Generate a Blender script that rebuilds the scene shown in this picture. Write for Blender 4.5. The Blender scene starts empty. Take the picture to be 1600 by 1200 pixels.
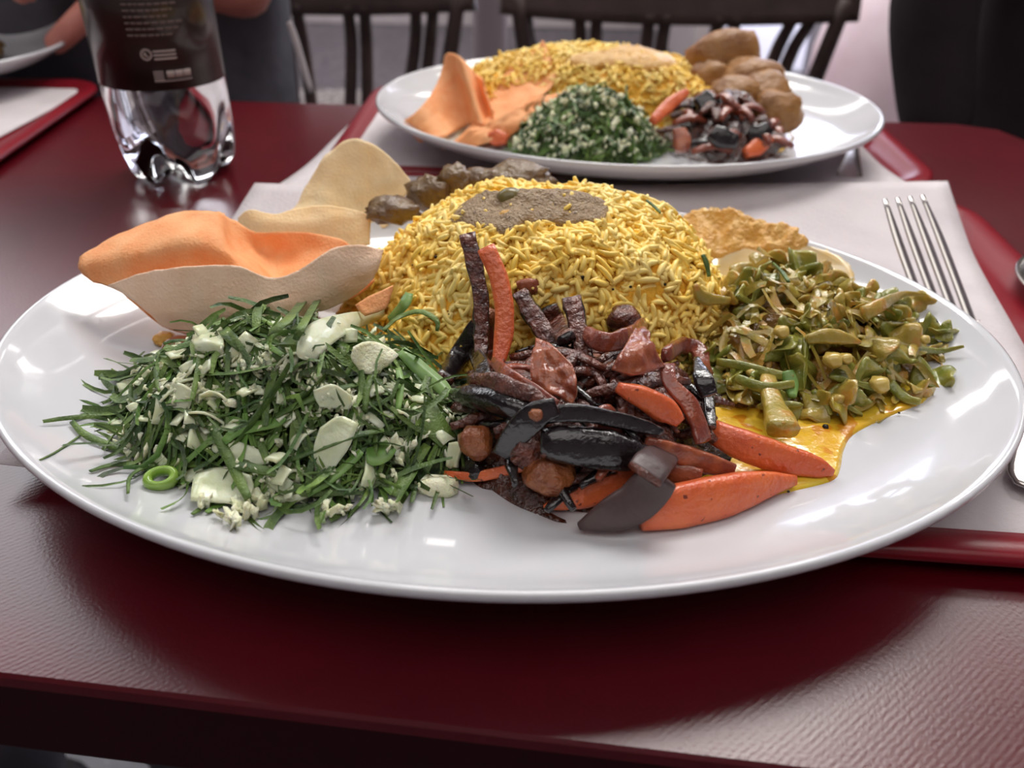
import bpy, bmesh, math, random
import numpy as np
from mathutils import Vector, Matrix, noise as mnoise
random.seed(7); RNG = np.random.default_rng(11)
scene = bpy.context.scene
col = scene.collection
PI = math.pi

# ------------------------------------------------------------------ camera, world, lights, exposure
CAM = np.array([0.0, 0.0, 0.932]); FPX = 1300.0
PITCH, ROLL = math.radians(33.4), math.radians(1.2)
cf = np.array([0, math.cos(PITCH), -math.sin(PITCH)]); cu0 = np.array([0, math.sin(PITCH), math.cos(PITCH)]); cr0 = np.array([1.0, 0, 0])
cr = cr0*math.cos(ROLL) + cu0*math.sin(ROLL); cu = -cr0*math.sin(ROLL) + cu0*math.cos(ROLL)
cd = bpy.data.cameras.new('camera'); cam = bpy.data.objects.new('camera', cd); col.objects.link(cam)
cam.matrix_world = Matrix(((cr[0], cu[0], -cf[0], CAM[0]), (cr[1], cu[1], -cf[1], CAM[1]), (cr[2], cu[2], -cf[2], CAM[2]), (0, 0, 0, 1)))
cd.sensor_width = 36; cd.lens = 36*FPX/1600; cd.clip_start = 0.01; cd.clip_end = 60
cd.dof.use_dof = True; cd.dof.focus_distance = 0.27; cd.dof.aperture_fstop = 11.0
scene.camera = cam
scene.view_settings.view_transform = 'Standard'; scene.view_settings.look = 'None'
scene.view_settings.gamma = 1; scene.view_settings.use_curve_mapping = False
scene.view_settings.exposure = -0.12
w = bpy.data.worlds.new('world'); scene.world = w; w.use_nodes = True
w.node_tree.nodes['Background'].inputs[0].default_value = (0.75, 0.8, 0.9, 1); w.node_tree.nodes['Background'].inputs[1].default_value = 0.6

def area(name, loc, rot, sx, sy, power, color=(1, 0.97, 0.93)):
    l = bpy.data.lights.new(name, 'AREA'); l.shape = 'RECTANGLE'; l.size = sx; l.size_y = sy; l.energy = power; l.color = color
    o = bpy.data.objects.new(name, l); col.objects.link(o); o.location = loc; o.rotation_euler = rot; return o
area('ceiling_and_fill_light', (0.4, 1.9, 2.95), (0, 0, 0), 1.6, 1.0, 84)
area('ceiling_and_fill_light', (-2.45, 3.2, 2.95), (0, 0, 0), 2.4, 3.0, 120, (0.95, 0.96, 1.0))
area('ceiling_and_fill_light', (2.4, 2.8, 2.95), (0, 0, 0), 1.2, 1.2, 40)
area('ceiling_and_fill_light', (0.0, -0.6, 2.95), (0, 0, 0), 3.0, 1.6, 26)  # fill light added above the camera to brighten the food's front faces
area('ceiling_and_fill_light', (0.0, 4.4, 2.95), (0, 0, 0), 3.0, 0.6, 30)

# ------------------------------------------------------------------ rays and helpers
def ray(px, py): return cf + cr*(px-800)/FPX + cu*(600-py)/FPX
def at_z(px, py, z):
    d = ray(px, py); return CAM + d*(z-CAM[2])/d[2]
def at_y(px, py, y):
    d = ray(px, py); return CAM + d*y/d[1]
def fbm(x, y, z=0.0, s=1.0, o=3):
    return mnoise.fractal(Vector((x*s, y*s, z*s)), 1.0, 2.0, o)

def tag(o, label=None, cat=None, group=None, kind=None):
    if label: o['label'] = label
    if cat: o['category'] = cat
    if group: o['group'] = group
    if kind: o['kind'] = kind
    return o
def empty(name, loc, label, cat, group=None):
    o = bpy.data.objects.new(name, None); col.objects.link(o); o.location = loc; o.empty_display_size = 0.02
    return tag(o, label, cat, group)
def mk(name, V, F, mats, parent=None, midx=None, smooth=True, recenter=True):
    V = np.asarray(V, float); org = np.zeros(3)
    if parent is not None: org = np.array(parent.matrix_world.translation if parent.parent else parent.location)
    elif recenter: org = np.array([(V[:, 0].min()+V[:, 0].max())/2, (V[:, 1].min()+V[:, 1].max())/2, V[:, 2].min()])
    me = bpy.data.meshes.new(name); me.from_pydata((V-org).tolist(), [], F if isinstance(F, list) else F.tolist())
    for m in (mats if isinstance(mats, (list, tuple)) else [mats]): me.materials.append(m)
    if midx is not None: me.polygons.foreach_set('material_index', np.asarray(midx, np.int32))
    if smooth: me.polygons.foreach_set('use_smooth', np.ones(len(me.polygons), bool))
    if len(F) < 12000:
        bm = bmesh.new(); bm.from_mesh(me); bmesh.ops.recalc_face_normals(bm, faces=bm.faces); bm.to_mesh(me); bm.free()
    me.update()
    o = bpy.data.objects.new(name, me); col.objects.link(o)
    if parent is not None: o.parent = parent
    else: o.location = org
    return o
def child(name, V, F, mats, parent, **k):
    """mesh given in world coordinates under a parent (parents are never rotated or scaled)"""
    p = parent; org = np.zeros(3)
    while p is not None: org = org + np.array(p.location); p = p.parent
    V = np.asarray(V, float) - org
    o = mk(name, V, F, mats, None, recenter=False, **k); o.parent = parent; return o
def subsurf(o, n=1):
    m = o.modifiers.new('smooth', 'SUBSURF'); m.levels = n; m.render_levels = n; return o
def bevel(o, w, seg=2):
    m = o.modifiers.new('bevel', 'BEVEL'); m.width = w; m.segments = seg; m.limit_method = 'ANGLE'; return o
def merge(parts):
    V = []; F = []; n = 0
    for v, f in parts:
        V.append(np.asarray(v, float)); F += [[i+n for i in q] for q in f]; n += len(v)
    return np.concatenate(V), F
def box(x0, x1, y0, y1, z0, z1):
    V = [(x, y, z) for z in (z0, z1) for y in (y0, y1) for x in (x0, x1)]
    return V, [[0, 2, 3, 1], [4, 5, 7, 6], [0, 1, 5, 4], [2, 6, 7, 3], [0, 4, 6, 2], [1, 3, 7, 5]]

# ------------------------------------------------------------------ materials
def mat(name, c, c2=None, rough=0.5, scale=60, bump=0.0, bscale=None, spec=0.5, coat=0.0, sss=0.0, ssr=0.004, metal=0.0, trans=0.0, ior=1.45, island=0.0, island_hue=0.0, ramp=(0.35, 0.65), det=4, emit=0, coatr=0.08, speck=None, sheen=0.0):
    m = bpy.data.materials.new(name); m.use_nodes = True; nt = m.node_tree; N = nt.nodes; L = nt.links
    b = N['Principled BSDF']
    def inp(k, v):
        if k in b.inputs: b.inputs[k].default_value = v
    inp('Base Color', (*c, 1)); inp('Roughness', rough); inp('Specular IOR Level', spec); inp('Coat Weight', coat); inp('Coat Roughness', coatr)
    inp('Metallic', metal); inp('Transmission Weight', trans); inp('IOR', ior); inp('Sheen Weight', sheen)
    if sss: inp('Subsurface Weight', sss); inp('Subsurface Radius', (1.0, 0.6, 0.35)); inp('Subsurface Scale', ssr)
    tc = N.new('ShaderNodeTexCoord'); out = None
    if c2 is not None:
        n = N.new('ShaderNodeTexNoise'); n.inputs['Scale'].default_value = scale; n.inputs['Detail'].default_value = det
        L.new(tc.outputs['Object'], n.inputs['Vector'])
        r = N.new('ShaderNodeValToRGB'); r.color_ramp.elements[0].position = ramp[0]; r.color_ramp.elements[1].position = ramp[1]
        r.color_ramp.elements[0].color = (*c, 1); r.color_ramp.elements[1].color = (*c2, 1)
        L.new(n.outputs['Fac'], r.inputs['Fac']); out = r.outputs['Color']
    if speck:
        n2 = N.new('ShaderNodeTexNoise'); n2.inputs['Scale'].default_value = speck[1]; n2.inputs['Detail'].default_value = 2
        L.new(tc.outputs['Object'], n2.inputs['Vector'])
        r2 = N.new('ShaderNodeValToRGB'); r2.color_ramp.elements[0].position = speck[2]; r2.color_ramp.elements[1].position = speck[2]+0.04
        L.new(n2.outputs['Fac'], r2.inputs['Fac'])
        mx = N.new('ShaderNodeMix'); mx.data_type = 'RGBA'
        if out is not None: L.new(out, mx.inputs['A'])
        else: mx.inputs['A'].default_value = (*c, 1)
        mx.inputs['B'].default_value = (*speck[0], 1); L.new(r2.outputs['Color'], mx.inputs['Factor']); out = mx.outputs['Result']
    if island:
        g = N.new('ShaderNodeNewGeometry'); hs = N.new('ShaderNodeHueSaturation')
        if out is not None: L.new(out, hs.inputs['Color'])
        else: hs.inputs['Color'].default_value = (*c, 1)
        mr = N.new('ShaderNodeMapRange'); mr.inputs['To Min'].default_value = 1-island; mr.inputs['To Max'].default_value = 1+island
        L.new(g.outputs['Random Per Island'], mr.inputs['Value']); L.new(mr.outputs['Result'], hs.inputs['Value'])
        if island_hue:
            mh = N.new('ShaderNodeMapRange'); mh.inputs['To Min'].default_value = 0.5-island_hue; mh.inputs['To Max'].default_value = 0.5+island_hue
            wn = N.new('ShaderNodeTexWhiteNoise'); wn.noise_dimensions = '1D'
            L.new(g.outputs['Random Per Island'], wn.inputs['W']); L.new(wn.outputs['Value'], mh.inputs['Value']); L.new(mh.outputs['Result'], hs.inputs['Hue'])
        out = hs.outputs['Color']
    if out is not None: L.new(out, b.inputs['Base Color'])
    if bump:
        n = N.new('ShaderNodeTexNoise'); n.inputs['Scale'].default_value = bscale or scale*2; n.inputs['Detail'].default_value = 4
        L.new(tc.outputs['Object'], n.inputs['Vector'])
        bp = N.new('ShaderNodeBump'); bp.inputs['Strength'].default_value = bump; bp.inputs['Distance'].default_value = 0.0022
        L.new(n.outputs['Fac'], bp.inputs['Height']); L.new(bp.outputs['Normal'], b.inputs['Normal'])
        if coat and 'Coat Normal' in b.inputs: L.new(bp.outputs['Normal'], b.inputs['Coat Normal'])
    if emit:
        inp('Emission Color', (*c, 1)); inp('Emission Strength', emit)
    return m
def S(r, g, b):
    f = lambda u: (u/255/12.92) if u/255 <= 0.04045 else ((u/255+0.055)/1.055)**2.4
    return (f(r), f(g), f(b))
M = {}
M['plate'] = mat('glazed_white_china', S(208, 209, 213), rough=0.12, coat=0.6, coatr=0.03)
M['table'] = mat('dark_red_lacquer', S(84, 2, 16), S(78, 2, 15), rough=0.28, scale=30, bump=0.05, bscale=900, spec=0.75)
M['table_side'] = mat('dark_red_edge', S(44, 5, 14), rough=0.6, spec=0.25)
M['tray'] = mat('red_plastic_tray', S(128, 14, 30), rough=0.3, bump=0.04, bscale=900)
M['paper'] = mat('white_tissue_paper', S(214, 206, 208), S(202, 193, 196), rough=0.9, scale=25, bump=0.25, bscale=500, sss=0.1, ssr=0.001)
M['steel'] = mat('stainless_steel', S(205, 200, 195), rough=0.22, metal=1.0, bump=0.02, bscale=400)
M['rice'] = mat('yellow_rice', S(255, 212, 82), S(255, 230, 142), rough=0.42, scale=45, island=0.10, island_hue=0.003, coat=0.15, coatr=0.2)
M['rice_core'] = mat('yellow_rice_inside', S(246, 190, 60), S(234, 172, 48), rough=0.6, scale=200, bump=0.8, bscale=500)
M['dhal'] = mat('brown_curry_paste', S(150, 122, 88), S(172, 146, 112), rough=0.38, scale=350, bump=0.9, bscale=900, coat=0.25, coatr=0.25, speck=(S(88, 60, 36), 600, 0.66))
M['orange_dhal'] = mat('orange_lentil_paste', S(214, 156, 66), S(226, 178, 92), rough=0.35, scale=180, bump=0.7, bscale=500, coat=0.3, coatr=0.2)
M['pale_gravy'] = mat('pale_coconut_gravy', S(230, 208, 164), S(226, 190, 120), rough=0.25, scale=90, coat=0.5)
M['gravy'] = mat('yellow_gravy', S(240, 204, 66), S(228, 172, 38), rough=0.18, scale=45, coat=0.7, coatr=0.05, sss=0.2, ssr=0.003, bump=0.15, bscale=300, speck=(S(214, 142, 30), 110, 0.6))
M['papad'] = mat('pale_papadum', S(248, 208, 176), S(252, 220, 192), rough=0.7, scale=120, bump=0.3, bscale=900)
M['papad_cream'] = mat('cream_papadum', S(255, 220, 164), S(255, 230, 184), rough=0.65, scale=90, bump=0.25, bscale=900)
M['papad_orange'] = mat('orange_papadum', S(240, 158, 98), S(244, 176, 120), rough=0.65, scale=110, bump=0.3, bscale=900, sss=0.15, ssr=0.002)
M['leaf'] = mat('dark_green_leaf', S(50, 80, 34), S(104, 132, 60), rough=0.5, scale=90, island=0.55, island_hue=0.012, coat=0.2, coatr=0.25, bump=0.3, bscale=900)
M['leaf_light'] = mat('fresh_green_leaf', S(92, 132, 58), S(124, 158, 84), rough=0.4, scale=150, island=0.2, coat=0.2, coatr=0.25, sss=0.1, ssr=0.002)
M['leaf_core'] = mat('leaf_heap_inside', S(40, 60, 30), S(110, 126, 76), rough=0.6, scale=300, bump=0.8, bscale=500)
M['coconut'] = mat('grated_coconut', S(240, 238, 208), S(222, 224, 180), rough=0.6, scale=200, island=0.12, sss=0.3, ssr=0.003, bump=0.5, bscale=900)
M['cabbage'] = mat('pale_raw_onion', S(206, 212, 168), S(226, 228, 198), rough=0.3, scale=120, sss=0.35, ssr=0.004, coat=0.4, coatr=0.15, bump=0.15, bscale=400)
M['carrot'] = mat('cooked_carrot', S(226, 112, 58), S(212, 92, 50), rough=0.34, scale=90, coat=0.5, coatr=0.14, sss=0.15, ssr=0.003, bump=0.35, bscale=500, speck=(S(120, 44, 22), 420, 0.68))
M['skin_black'] = mat('glossy_black_eggplant_skin', S(16, 9, 11), S(26, 14, 16), rough=0.25, scale=80, coat=0.8, coatr=0.06, bump=0.35, bscale=260)
M['skin_grey'] = mat('matte_purple_grey_eggplant_skin', S(78, 58, 56), S(66, 48, 48), rough=0.45, scale=60, coat=0.2, coatr=0.3, bump=0.15, bscale=300)
M['flesh'] = mat('fried_eggplant_flesh', S(66, 26, 20), S(116, 60, 42), rough=0.3, scale=240, coat=0.8, coatr=0.15, bump=0.9, bscale=420, island=0.2)
M['brown_onion'] = mat('caramelised_onion', S(148, 72, 44), S(112, 52, 42), rough=0.28, scale=110, coat=0.7, coatr=0.1, sss=0.3, ssr=0.004, bump=0.5, bscale=260, island=0.2)
M['pink_onion'] = mat('stewed_red_onion', S(166, 92, 56), S(126, 60, 42), rough=0.3, scale=160, coat=0.5, coatr=0.1, sss=0.35, ssr=0.004, bump=0.4, bscale=300)
M['mix_core'] = mat('dark_sweet_sauce', S(46, 20, 15), S(88, 42, 26), rough=0.25, scale=220, coat=0.8, coatr=0.1, bump=1.0, bscale=300)
M['pea'] = mat('fried_chickpea', S(158, 92, 48), S(126, 64, 34), rough=0.35, scale=200, coat=0.5, coatr=0.15, bump=0.8, bscale=400)
M['soya'] = mat('brown_mushroom_curry', S(98, 70, 40), S(122, 94, 48), rough=0.35, scale=120, coat=0.4, coatr=0.2, bump=0.8, bscale=300)
M['winged'] = mat('olive_curried_vegetable', S(150, 138, 52), S(188, 156, 72), rough=0.32, scale=130, coat=0.6, coatr=0.1, sss=0.25, ssr=0.004, bump=0.35, bscale=300, speck=(S(188, 142, 60), 160, 0.58))
M['winged_green'] = mat('green_curried_vegetable', S(112, 122, 46), S(150, 146, 62), rough=0.32, scale=130, coat=0.6, coatr=0.1, sss=0.2, ssr=0.004, bump=0.35, bscale=300)
M['curry_core'] = mat('curry_under_vegetables', S(150, 112, 38), S(196, 142, 50), rough=0.25, scale=160, coat=0.7, coatr=0.1, bump=0.9, bscale=260)
M['seed'] = mat('mustard_seed', S(30, 20, 14), rough=0.4)
M['potato'] = mat('curried_potato', S(170, 122, 66), S(140, 92, 48), rough=0.5, scale=70, coat=0.15, coatr=0.3, bump=0.9, bscale=160)
M['chair'] = mat('dark_brown_wood', S(86, 70, 66), S(72, 58, 56), rough=0.5, scale=30)
M['skin'] = mat('human_skin', S(206, 138, 124), S(196, 122, 110), rough=0.5, scale=30, sss=0.2, ssr=0.01)
M['denim'] = mat('dark_grey_cloth', S(70, 68, 76), S(92, 90, 98), rough=0.9, scale=14, bump=0.6, bscale=60)
M['black_cloth'] = mat('black_cloth', S(38, 30, 34), S(48, 38, 42), rough=0.95, scale=12, bump=0.5, bscale=40)
M['hair'] = mat('dark_hair', S(24, 18, 16), rough=0.6)
M['label'] = mat('dark_brown_bottle_label', S(36, 26, 26), S(52, 40, 34), rough=0.3, scale=40, coat=0.3)
M['print'] = mat('pale_print', S(176, 160, 156), rough=0.6)
M['print_faint'] = mat('faint_print', S(104, 88, 84), rough=0.6)
M['water'] = mat('drinking_water', (1, 1, 1), rough=0.0, trans=1.0, ior=1.33)
M['pet'] = mat('clear_plastic', (0.97, 0.98, 1.0), rough=0.03, trans=1.0, ior=1.45)
M['cap'] = mat('black_cap', S(30, 26, 28), rough=0.4)

# ------------------------------------------------------------------ room
def floor_material():
    m = mat('speckled_stone_floor', S(62, 58, 64), S(88, 82, 88), rough=0.35, scale=26, ramp=(0.42, 0.58), det=8, speck=(S(120, 114, 118), 70, 0.62))
    return m
def slab(name, x0, x1, y0, y1, z0, z1, m):
    V, F = box(x0, x1, y0, y1, z0, z1); o = mk(name, V, F, m, smooth=False); o['kind'] = 'structure'; return o
M['floor'] = floor_material(); M['wall'] = mat('warm_grey_plaster', S(176, 166, 168), S(166, 156, 158), rough=0.8, scale=6)
M['ceil'] = mat('ceiling_paint', S(205, 198, 200), rough=0.9)
M['tile'] = mat('pale_floor_tile', S(92, 84, 84), S(142, 134, 132), rough=0.3, scale=38, ramp=(0.42, 0.58), det=8, speck=(S(226, 222, 222), 45, 0.62))  # pale specks put the floor's glints into the tile colour
slab('floor', -4.5, 4.5, -2.5, 6.5, -0.1, -0.004, M['floor'])
slab('ceiling', -4.5, 4.5, -2.5, 6.5, 3.0, 3.1, M['ceil'])
slab('wall_left', -4.6, -4.5, -2.5, 6.5, 0, 3, M['wall'])
slab('wall_right', 4.5, 4.6, -2.5, 6.5, 0, 3, M['wall'])
slab('wall_front', -4.5, 4.5, -2.6, -2.5, 0, 3, M['wall'])
slab('wall_back', -4.5, 0.85, 5.2, 5.3, 0, 3, M['wall'])
fl = bpy.data.objects['floor']
for ix in range(-3, 4):
    for iy in range(0, 4):
        V, F = box(ix*0.6-0.296, ix*0.6+0.296, 1.6+iy*0.6-0.296, 1.6+iy*0.6+0.296, -0.004, 0.0)
        t = child('tile', V, F, M['tile'], fl, smooth=False)
# shop front with daylight behind, on the right at the back
M['daylight'] = mat('daylight_outside', S(226, 232, 250), rough=1, emit=5)
M['frame'] = mat('pale_window_frame', S(150, 146, 156), rough=0.5)
M['glass'] = mat('window_glass', (1, 1, 1), rough=0.0, trans=1.0, ior=1.02)
win = tag(mk('window_1', *merge([box(0.85, 0.92, 4.0, 4.06, 0, 3), box(0.92, 4.5, 4.0, 4.06, 0, 0.05), box(0.92, 4.5, 4.0, 4.06, 2.6, 3)]), M['frame'], smooth=False), kind='structure')
slab('wall_back_return', 0.79, 0.85, 4.0, 5.2, 0, 3, M['wall'])
for i, x in enumerate((1.32, 1.62, 2.4, 3.3)):
    child('mullion', *box(x, x+0.05, 4.0, 4.06, 0.05, 2.6), M['frame'], win, smooth=False)
xs = [0.92, 1.32, 1.62, 2.4, 3.3, 4.5]
for i in range(5):
    child('pane', *box(xs[i]+(0.05 if i else 0), xs[i+1], 4.025, 4.031, 0.05, 2.6), M['glass'], win, smooth=False)
slab('street', 0.85, 4.5, 4.06, 6.3, -0.004, 0.004, mat('pale_pavement', S(200, 196, 204), rough=0.8))
tag(mk('daylight_backdrop', *box(0.85, 4.5, 6.3, 6.35, 0, 3), M['daylight'], smooth=False), kind='structure')

# ------------------------------------------------------------------ table
TZ = 0.75
def table():
    sl = math.tan(-0.1077)
    fy = lambda x: 0.121 + x*sl
    by = lambda x: 0.672 + x*math.tan(-0.04)
    pts = [(-1.0, fy(-1.0)), (0.34, fy(0.34)), (0.372, fy(0.37)+0.03), (0.385, 0.60), (0.372, by(0.37)-0.012), (0.345, by(0.345)), (-1.0, by(-1.0))]
    V = []; F = []
    prof = [(0.0, 0.0, -0.031), (0.0, 0.0, -0.003), (0.003, 0.0, 0.0)]
    c = np.array([-0.3, 0.40])
    def inset(p, d):
        v = c-np.array(p); return np.array(p)+v/np.linalg.norm(v)*d
    n = len(pts)
    for dz, d in ((-0.034, 0.004), (-0.031, 0.0), (-0.004, 0.0), (-0.001, 0.0012), (0.0, 0.004)):
        for p in pts:
            q = inset(p, d); V.append((q[0], q[1], TZ+dz))
    for k in range(4):
        for i in range(n): F.append([k*n+i, k*n+(i+1) % n, (k+1)*n+(i+1) % n, (k+1)*n+i])
    F.append([4*n+i for i in range(n)]); F.append([n-1-i for i in range(n)])
    root = empty('dining_table', (-0.3, 0.4, 0), 'dark red lacquered table carrying the trays, plates and bottle', 'table')
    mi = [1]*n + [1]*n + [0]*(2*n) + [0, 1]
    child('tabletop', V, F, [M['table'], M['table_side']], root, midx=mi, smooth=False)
    for x, y in ((-0.85, 0.3), (0.25, 0.2), (-0.85, 0.6), (0.25, 0.57)):
        child('leg', *box(x-0.025, x+0.025, y-0.025, y+0.025, 0.0, TZ-0.034), M['chair'], root, smooth=False)
table()

# ------------------------------------------------------------------ generic builders
nt = M['table'].node_tree; b_ = nt.nodes['Principled BSDF']; wv = nt.nodes.new('ShaderNodeTexWave'); wv.inputs['Scale'].default_value = 190; wv.inputs['Distortion'].default_value = 0.4
tcn = nt.nodes.new('ShaderNodeTexCoord'); mp = nt.nodes.new('ShaderNodeMapping'); mp.inputs['Rotation'].default_value = (0, 0, 0.9); nt.links.new(tcn.outputs['Object'], mp.inputs['Vector']); nt.links.new(mp.outputs['Vector'], wv.inputs['Vector'])
bpn = nt.nodes.new('ShaderNodeBump'); bpn.inputs['Strength'].default_value = 0.035; bpn.inputs['Distance'].default_value = 0.0004; nt.links.new(wv.outputs['Fac'], bpn.inputs['Height'])
old = b_.inputs['Normal'].links[0].from_socket; nt.links.new(old, bpn.inputs['Normal']); nt.links.new(bpn.outputs['Normal'], b_.inputs['Normal'])
def rounded_rect(cx, cy, hx, hy, r, rot, n=6):
    P = []
    for sx, sy, a0 in ((1, 1, 0), (-1, 1, 90), (-1, -1, 180), (1, -1, 270)):
        for k in range(n+1):
            a = math.radians(a0+90*k/n); P.append((sx*(hx-r)+r*math.cos(a), sy*(hy-r)+r*math.sin(a)))
    c, s = math.cos(rot), math.sin(rot)
    return [(cx+x*c-y*s, cy+x*s+y*c) for x, y in P]
def tray(cx, cy, hx, hy, rot, z, label):
    rings = []
    for off, dz in ((-0.016, 0.0022), (-0.011, 0.0022), (-0.006, 0.0050), (-0.002, 0.0064), (0.003, 0.0066), (0.0055, 0.0056), (0.006, 0.0030), (0.003, 0.0010), (-0.004, -0.0010), (-0.010, -0.0018), (-0.016, -0.0018)):
        rings.append([(x, y, z+dz+0.002) for x, y in rounded_rect(cx, cy, hx+off, hy+off, 0.03+off, rot)])
    n = len(rings[0]); V = [p for r in rings for p in r]; F = []
    for k in range(len(rings)-1):
        for i in range(n): F.append([k*n+i, k*n+(i+1) % n, (k+1)*n+(i+1) % n, (k+1)*n+i])
    F.append(list(range(n))); F.append([(len(rings)-1)*n+n-1-i for i in range(n)])
    return tag(mk('tray', V, F, M['tray']), label, 'tray', 'red plastic serving trays')
def catmull(P, n):
    P = np.asarray(P, float); m = len(P)
    if m == 1: return np.repeat(P, n, 0)
    if m == 2: return P[0]+(P[1]-P[0])*np.linspace(0, 1, n)[:, None] if P.ndim == 2 else P[0]+(P[1]-P[0])*np.linspace(0, 1, n)
    E = np.concatenate([[2*P[0]-P[1]], P, [2*P[-1]-P[-2]]]); out = []
    for t in np.linspace(0, m-1, n):
        i = min(int(t), m-2); u = t-i; a, b, c, d = E[i:i+4]
        out.append(0.5*((2*b)+(-a+c)*u+(2*a-5*b+4*c-d)*u*u+(-a+3*b-3*c+d)*u**3))
    return np.array(out)
def sheet_mesh(grid, nu, nv, th, amp=0.0, ns=60, edge_amp=0.0):
    """grid rows x cols of 3-D control points -> a smooth solid sheet of thickness th"""
    G = np.array([catmull(r, nv) for r in grid]); G = np.array([catmull(G[:, j], nu) for j in range(nv)]).transpose(1, 0, 2)
    if edge_amp:
        for i in range(nu):
            for j in (0, nv-1): G[i, j] += (G[i, j]-G[i, 1 if j == 0 else nv-2])*edge_amp*fbm(*(G[i, j]*ns*4))
        for j in range(nv):
            for i in (0, nu-1): G[i, j] += (G[i, j]-G[1 if i == 0 else nu-2, j])*edge_amp*fbm(*(G[i, j]*ns*4))
    du = np.gradient(G, axis=0); dv = np.gradient(G, axis=1); Nn = np.cross(du, dv); Nn /= (np.linalg.norm(Nn, axis=2, keepdims=True)+1e-12)
    if amp:
        A = np.array([[fbm(*(G[i, j]), s=ns) for j in range(nv)] for i in range(nu)]); G = G+Nn*(A*amp)[..., None]
    T = G+Nn*th/2; B = G-Nn*th/2
    V = np.concatenate([T.reshape(-1, 3), B.reshape(-1, 3)]); F = []; o = nu*nv
    for i in range(nu-1):
        for j in range(nv-1):
            a = i*nv+j; F.append([a, a+nv, a+nv+1, a+1]); F.append([o+a, o+a+1, o+a+nv+1, o+a+nv])
    bd = [j for j in range(nv)] + [i*nv+nv-1 for i in range(1, nu)] + [(nu-1)*nv+j for j in range(nv-2, -1, -1)] + [i*nv for i in range(nu-2, 0, -1)]
    for k in range(len(bd)):
        a, b = bd[k], bd[(k+1) % len(bd)]; F.append([a, b, o+b, o+a])
    return V, F
def limb_mesh(path, w, h, n=14, sec='box', up=None, seg=12, twist=0.0, rough=0.0, rs=120, taper=(1, 1), half=None):
    """a bent bar: path of 3-D points, widths w and heights h along it. returns V, F, face material index"""
    P = catmull(path, n); Wd = catmull(np.atleast_1d(np.array(w, float)), n) if len(np.atleast_1d(w)) > 1 else np.full(n, float(np.atleast_1d(w)[0]))
    Hd = catmull(np.atleast_1d(np.array(h, float)), n) if len(np.atleast_1d(h)) > 1 else np.full(n, float(np.atleast_1d(h)[0]))
    t = np.gradient(P, axis=0); t /= np.linalg.norm(t, axis=1, keepdims=True)+1e-12
    u0 = np.array(up if up is not None else (0, -0.35, 1.0)); V = []; e = {'box': 4.0, 'round': 2.0, 'soft': 2.8}.get(sec, 2.0)
    dead = []
    for i in range(n):
        s = np.cross(t[i], u0); s /= np.linalg.norm(s)+1e-9; u = np.cross(s, t[i])
        tw = twist*i/(n-1); s, u = s*math.cos(tw)+u*math.sin(tw), -s*math.sin(tw)+u*math.cos(tw)
        for k in range(seg):
            a = 2*PI*(k+0.5)/seg; ca, sa = math.cos(a), math.sin(a)
            if sec == 'D':
                x = ca; y = sa if sa > 0 else sa*0.25
            elif sec == 'tri':
                x = ca*(1.0 if sa < 0 else 1-0.75*sa); y = sa if sa > 0 else sa*0.5
            else:
                x = math.copysign(abs(ca)**(2/e), ca); y = math.copysign(abs(sa)**(2/e), sa)
            p = P[i]+s*x*Wd[i]/2+u*y*Hd[i]/2
            if rough: p = p+(p-P[i])*rough*fbm(*(p), s=rs)
            V.append(p)
    F = []; mi = []
    for i in range(n-1):
        for k in range(seg):
            F.append([i*seg+k, i*seg+(k+1) % seg, (i+1)*seg+(k+1) % seg, (i+1)*seg+k])
            mi.append(0 if (math.sin(2*PI*(k+1)/seg) > (-0.2 if half is None else half) and not (half == 0.35 and False)) else 1)
    V.append(P[0]-t[0]*Wd[0]*0.08*taper[0]); V.append(P[-1]+t[-1]*Wd[-1]*0.08*taper[1]); a, b = n*seg, n*seg+1
    for k in range(seg):
        F.append([a, (k+1) % seg, k]); F.append([b, (n-1)*seg+k, (n-1)*seg+(k+1) % seg]); mi += [1, 1]
    return np.array(V), F, mi
_ico = {}
def ico(n):
    if n not in _ico:
        bm = bmesh.new(); bmesh.ops.create_icosphere(bm, subdivisions=n, radius=1); bm.verts.ensure_lookup_table()
        _ico[n] = (np.array([v.co[:] for v in bm.verts]), [[v.index for v in f.verts] for f in bm.faces]); bm.free()
    return _ico[n]
def rotm(a, b, c):
    return np.array(Matrix.Rotation(a, 3, 'X') @ Matrix.Rotation(b, 3, 'Y') @ Matrix.Rotation(c, 3, 'Z'))
def lump_mesh(c, r, n=3, amp=0.25, ns=1.5, rot=None, seed=0.0):
    V, F = ico(n); D = np.array([1+amp*fbm(v[0]*ns+seed, v[1]*ns+seed*1.7, v[2]*ns-seed) for v in V])
    W = V*D[:, None]*np.array(r)
    if rot is not None: W = W@rotm(*rot).T
    return W+np.array(c), F

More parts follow.
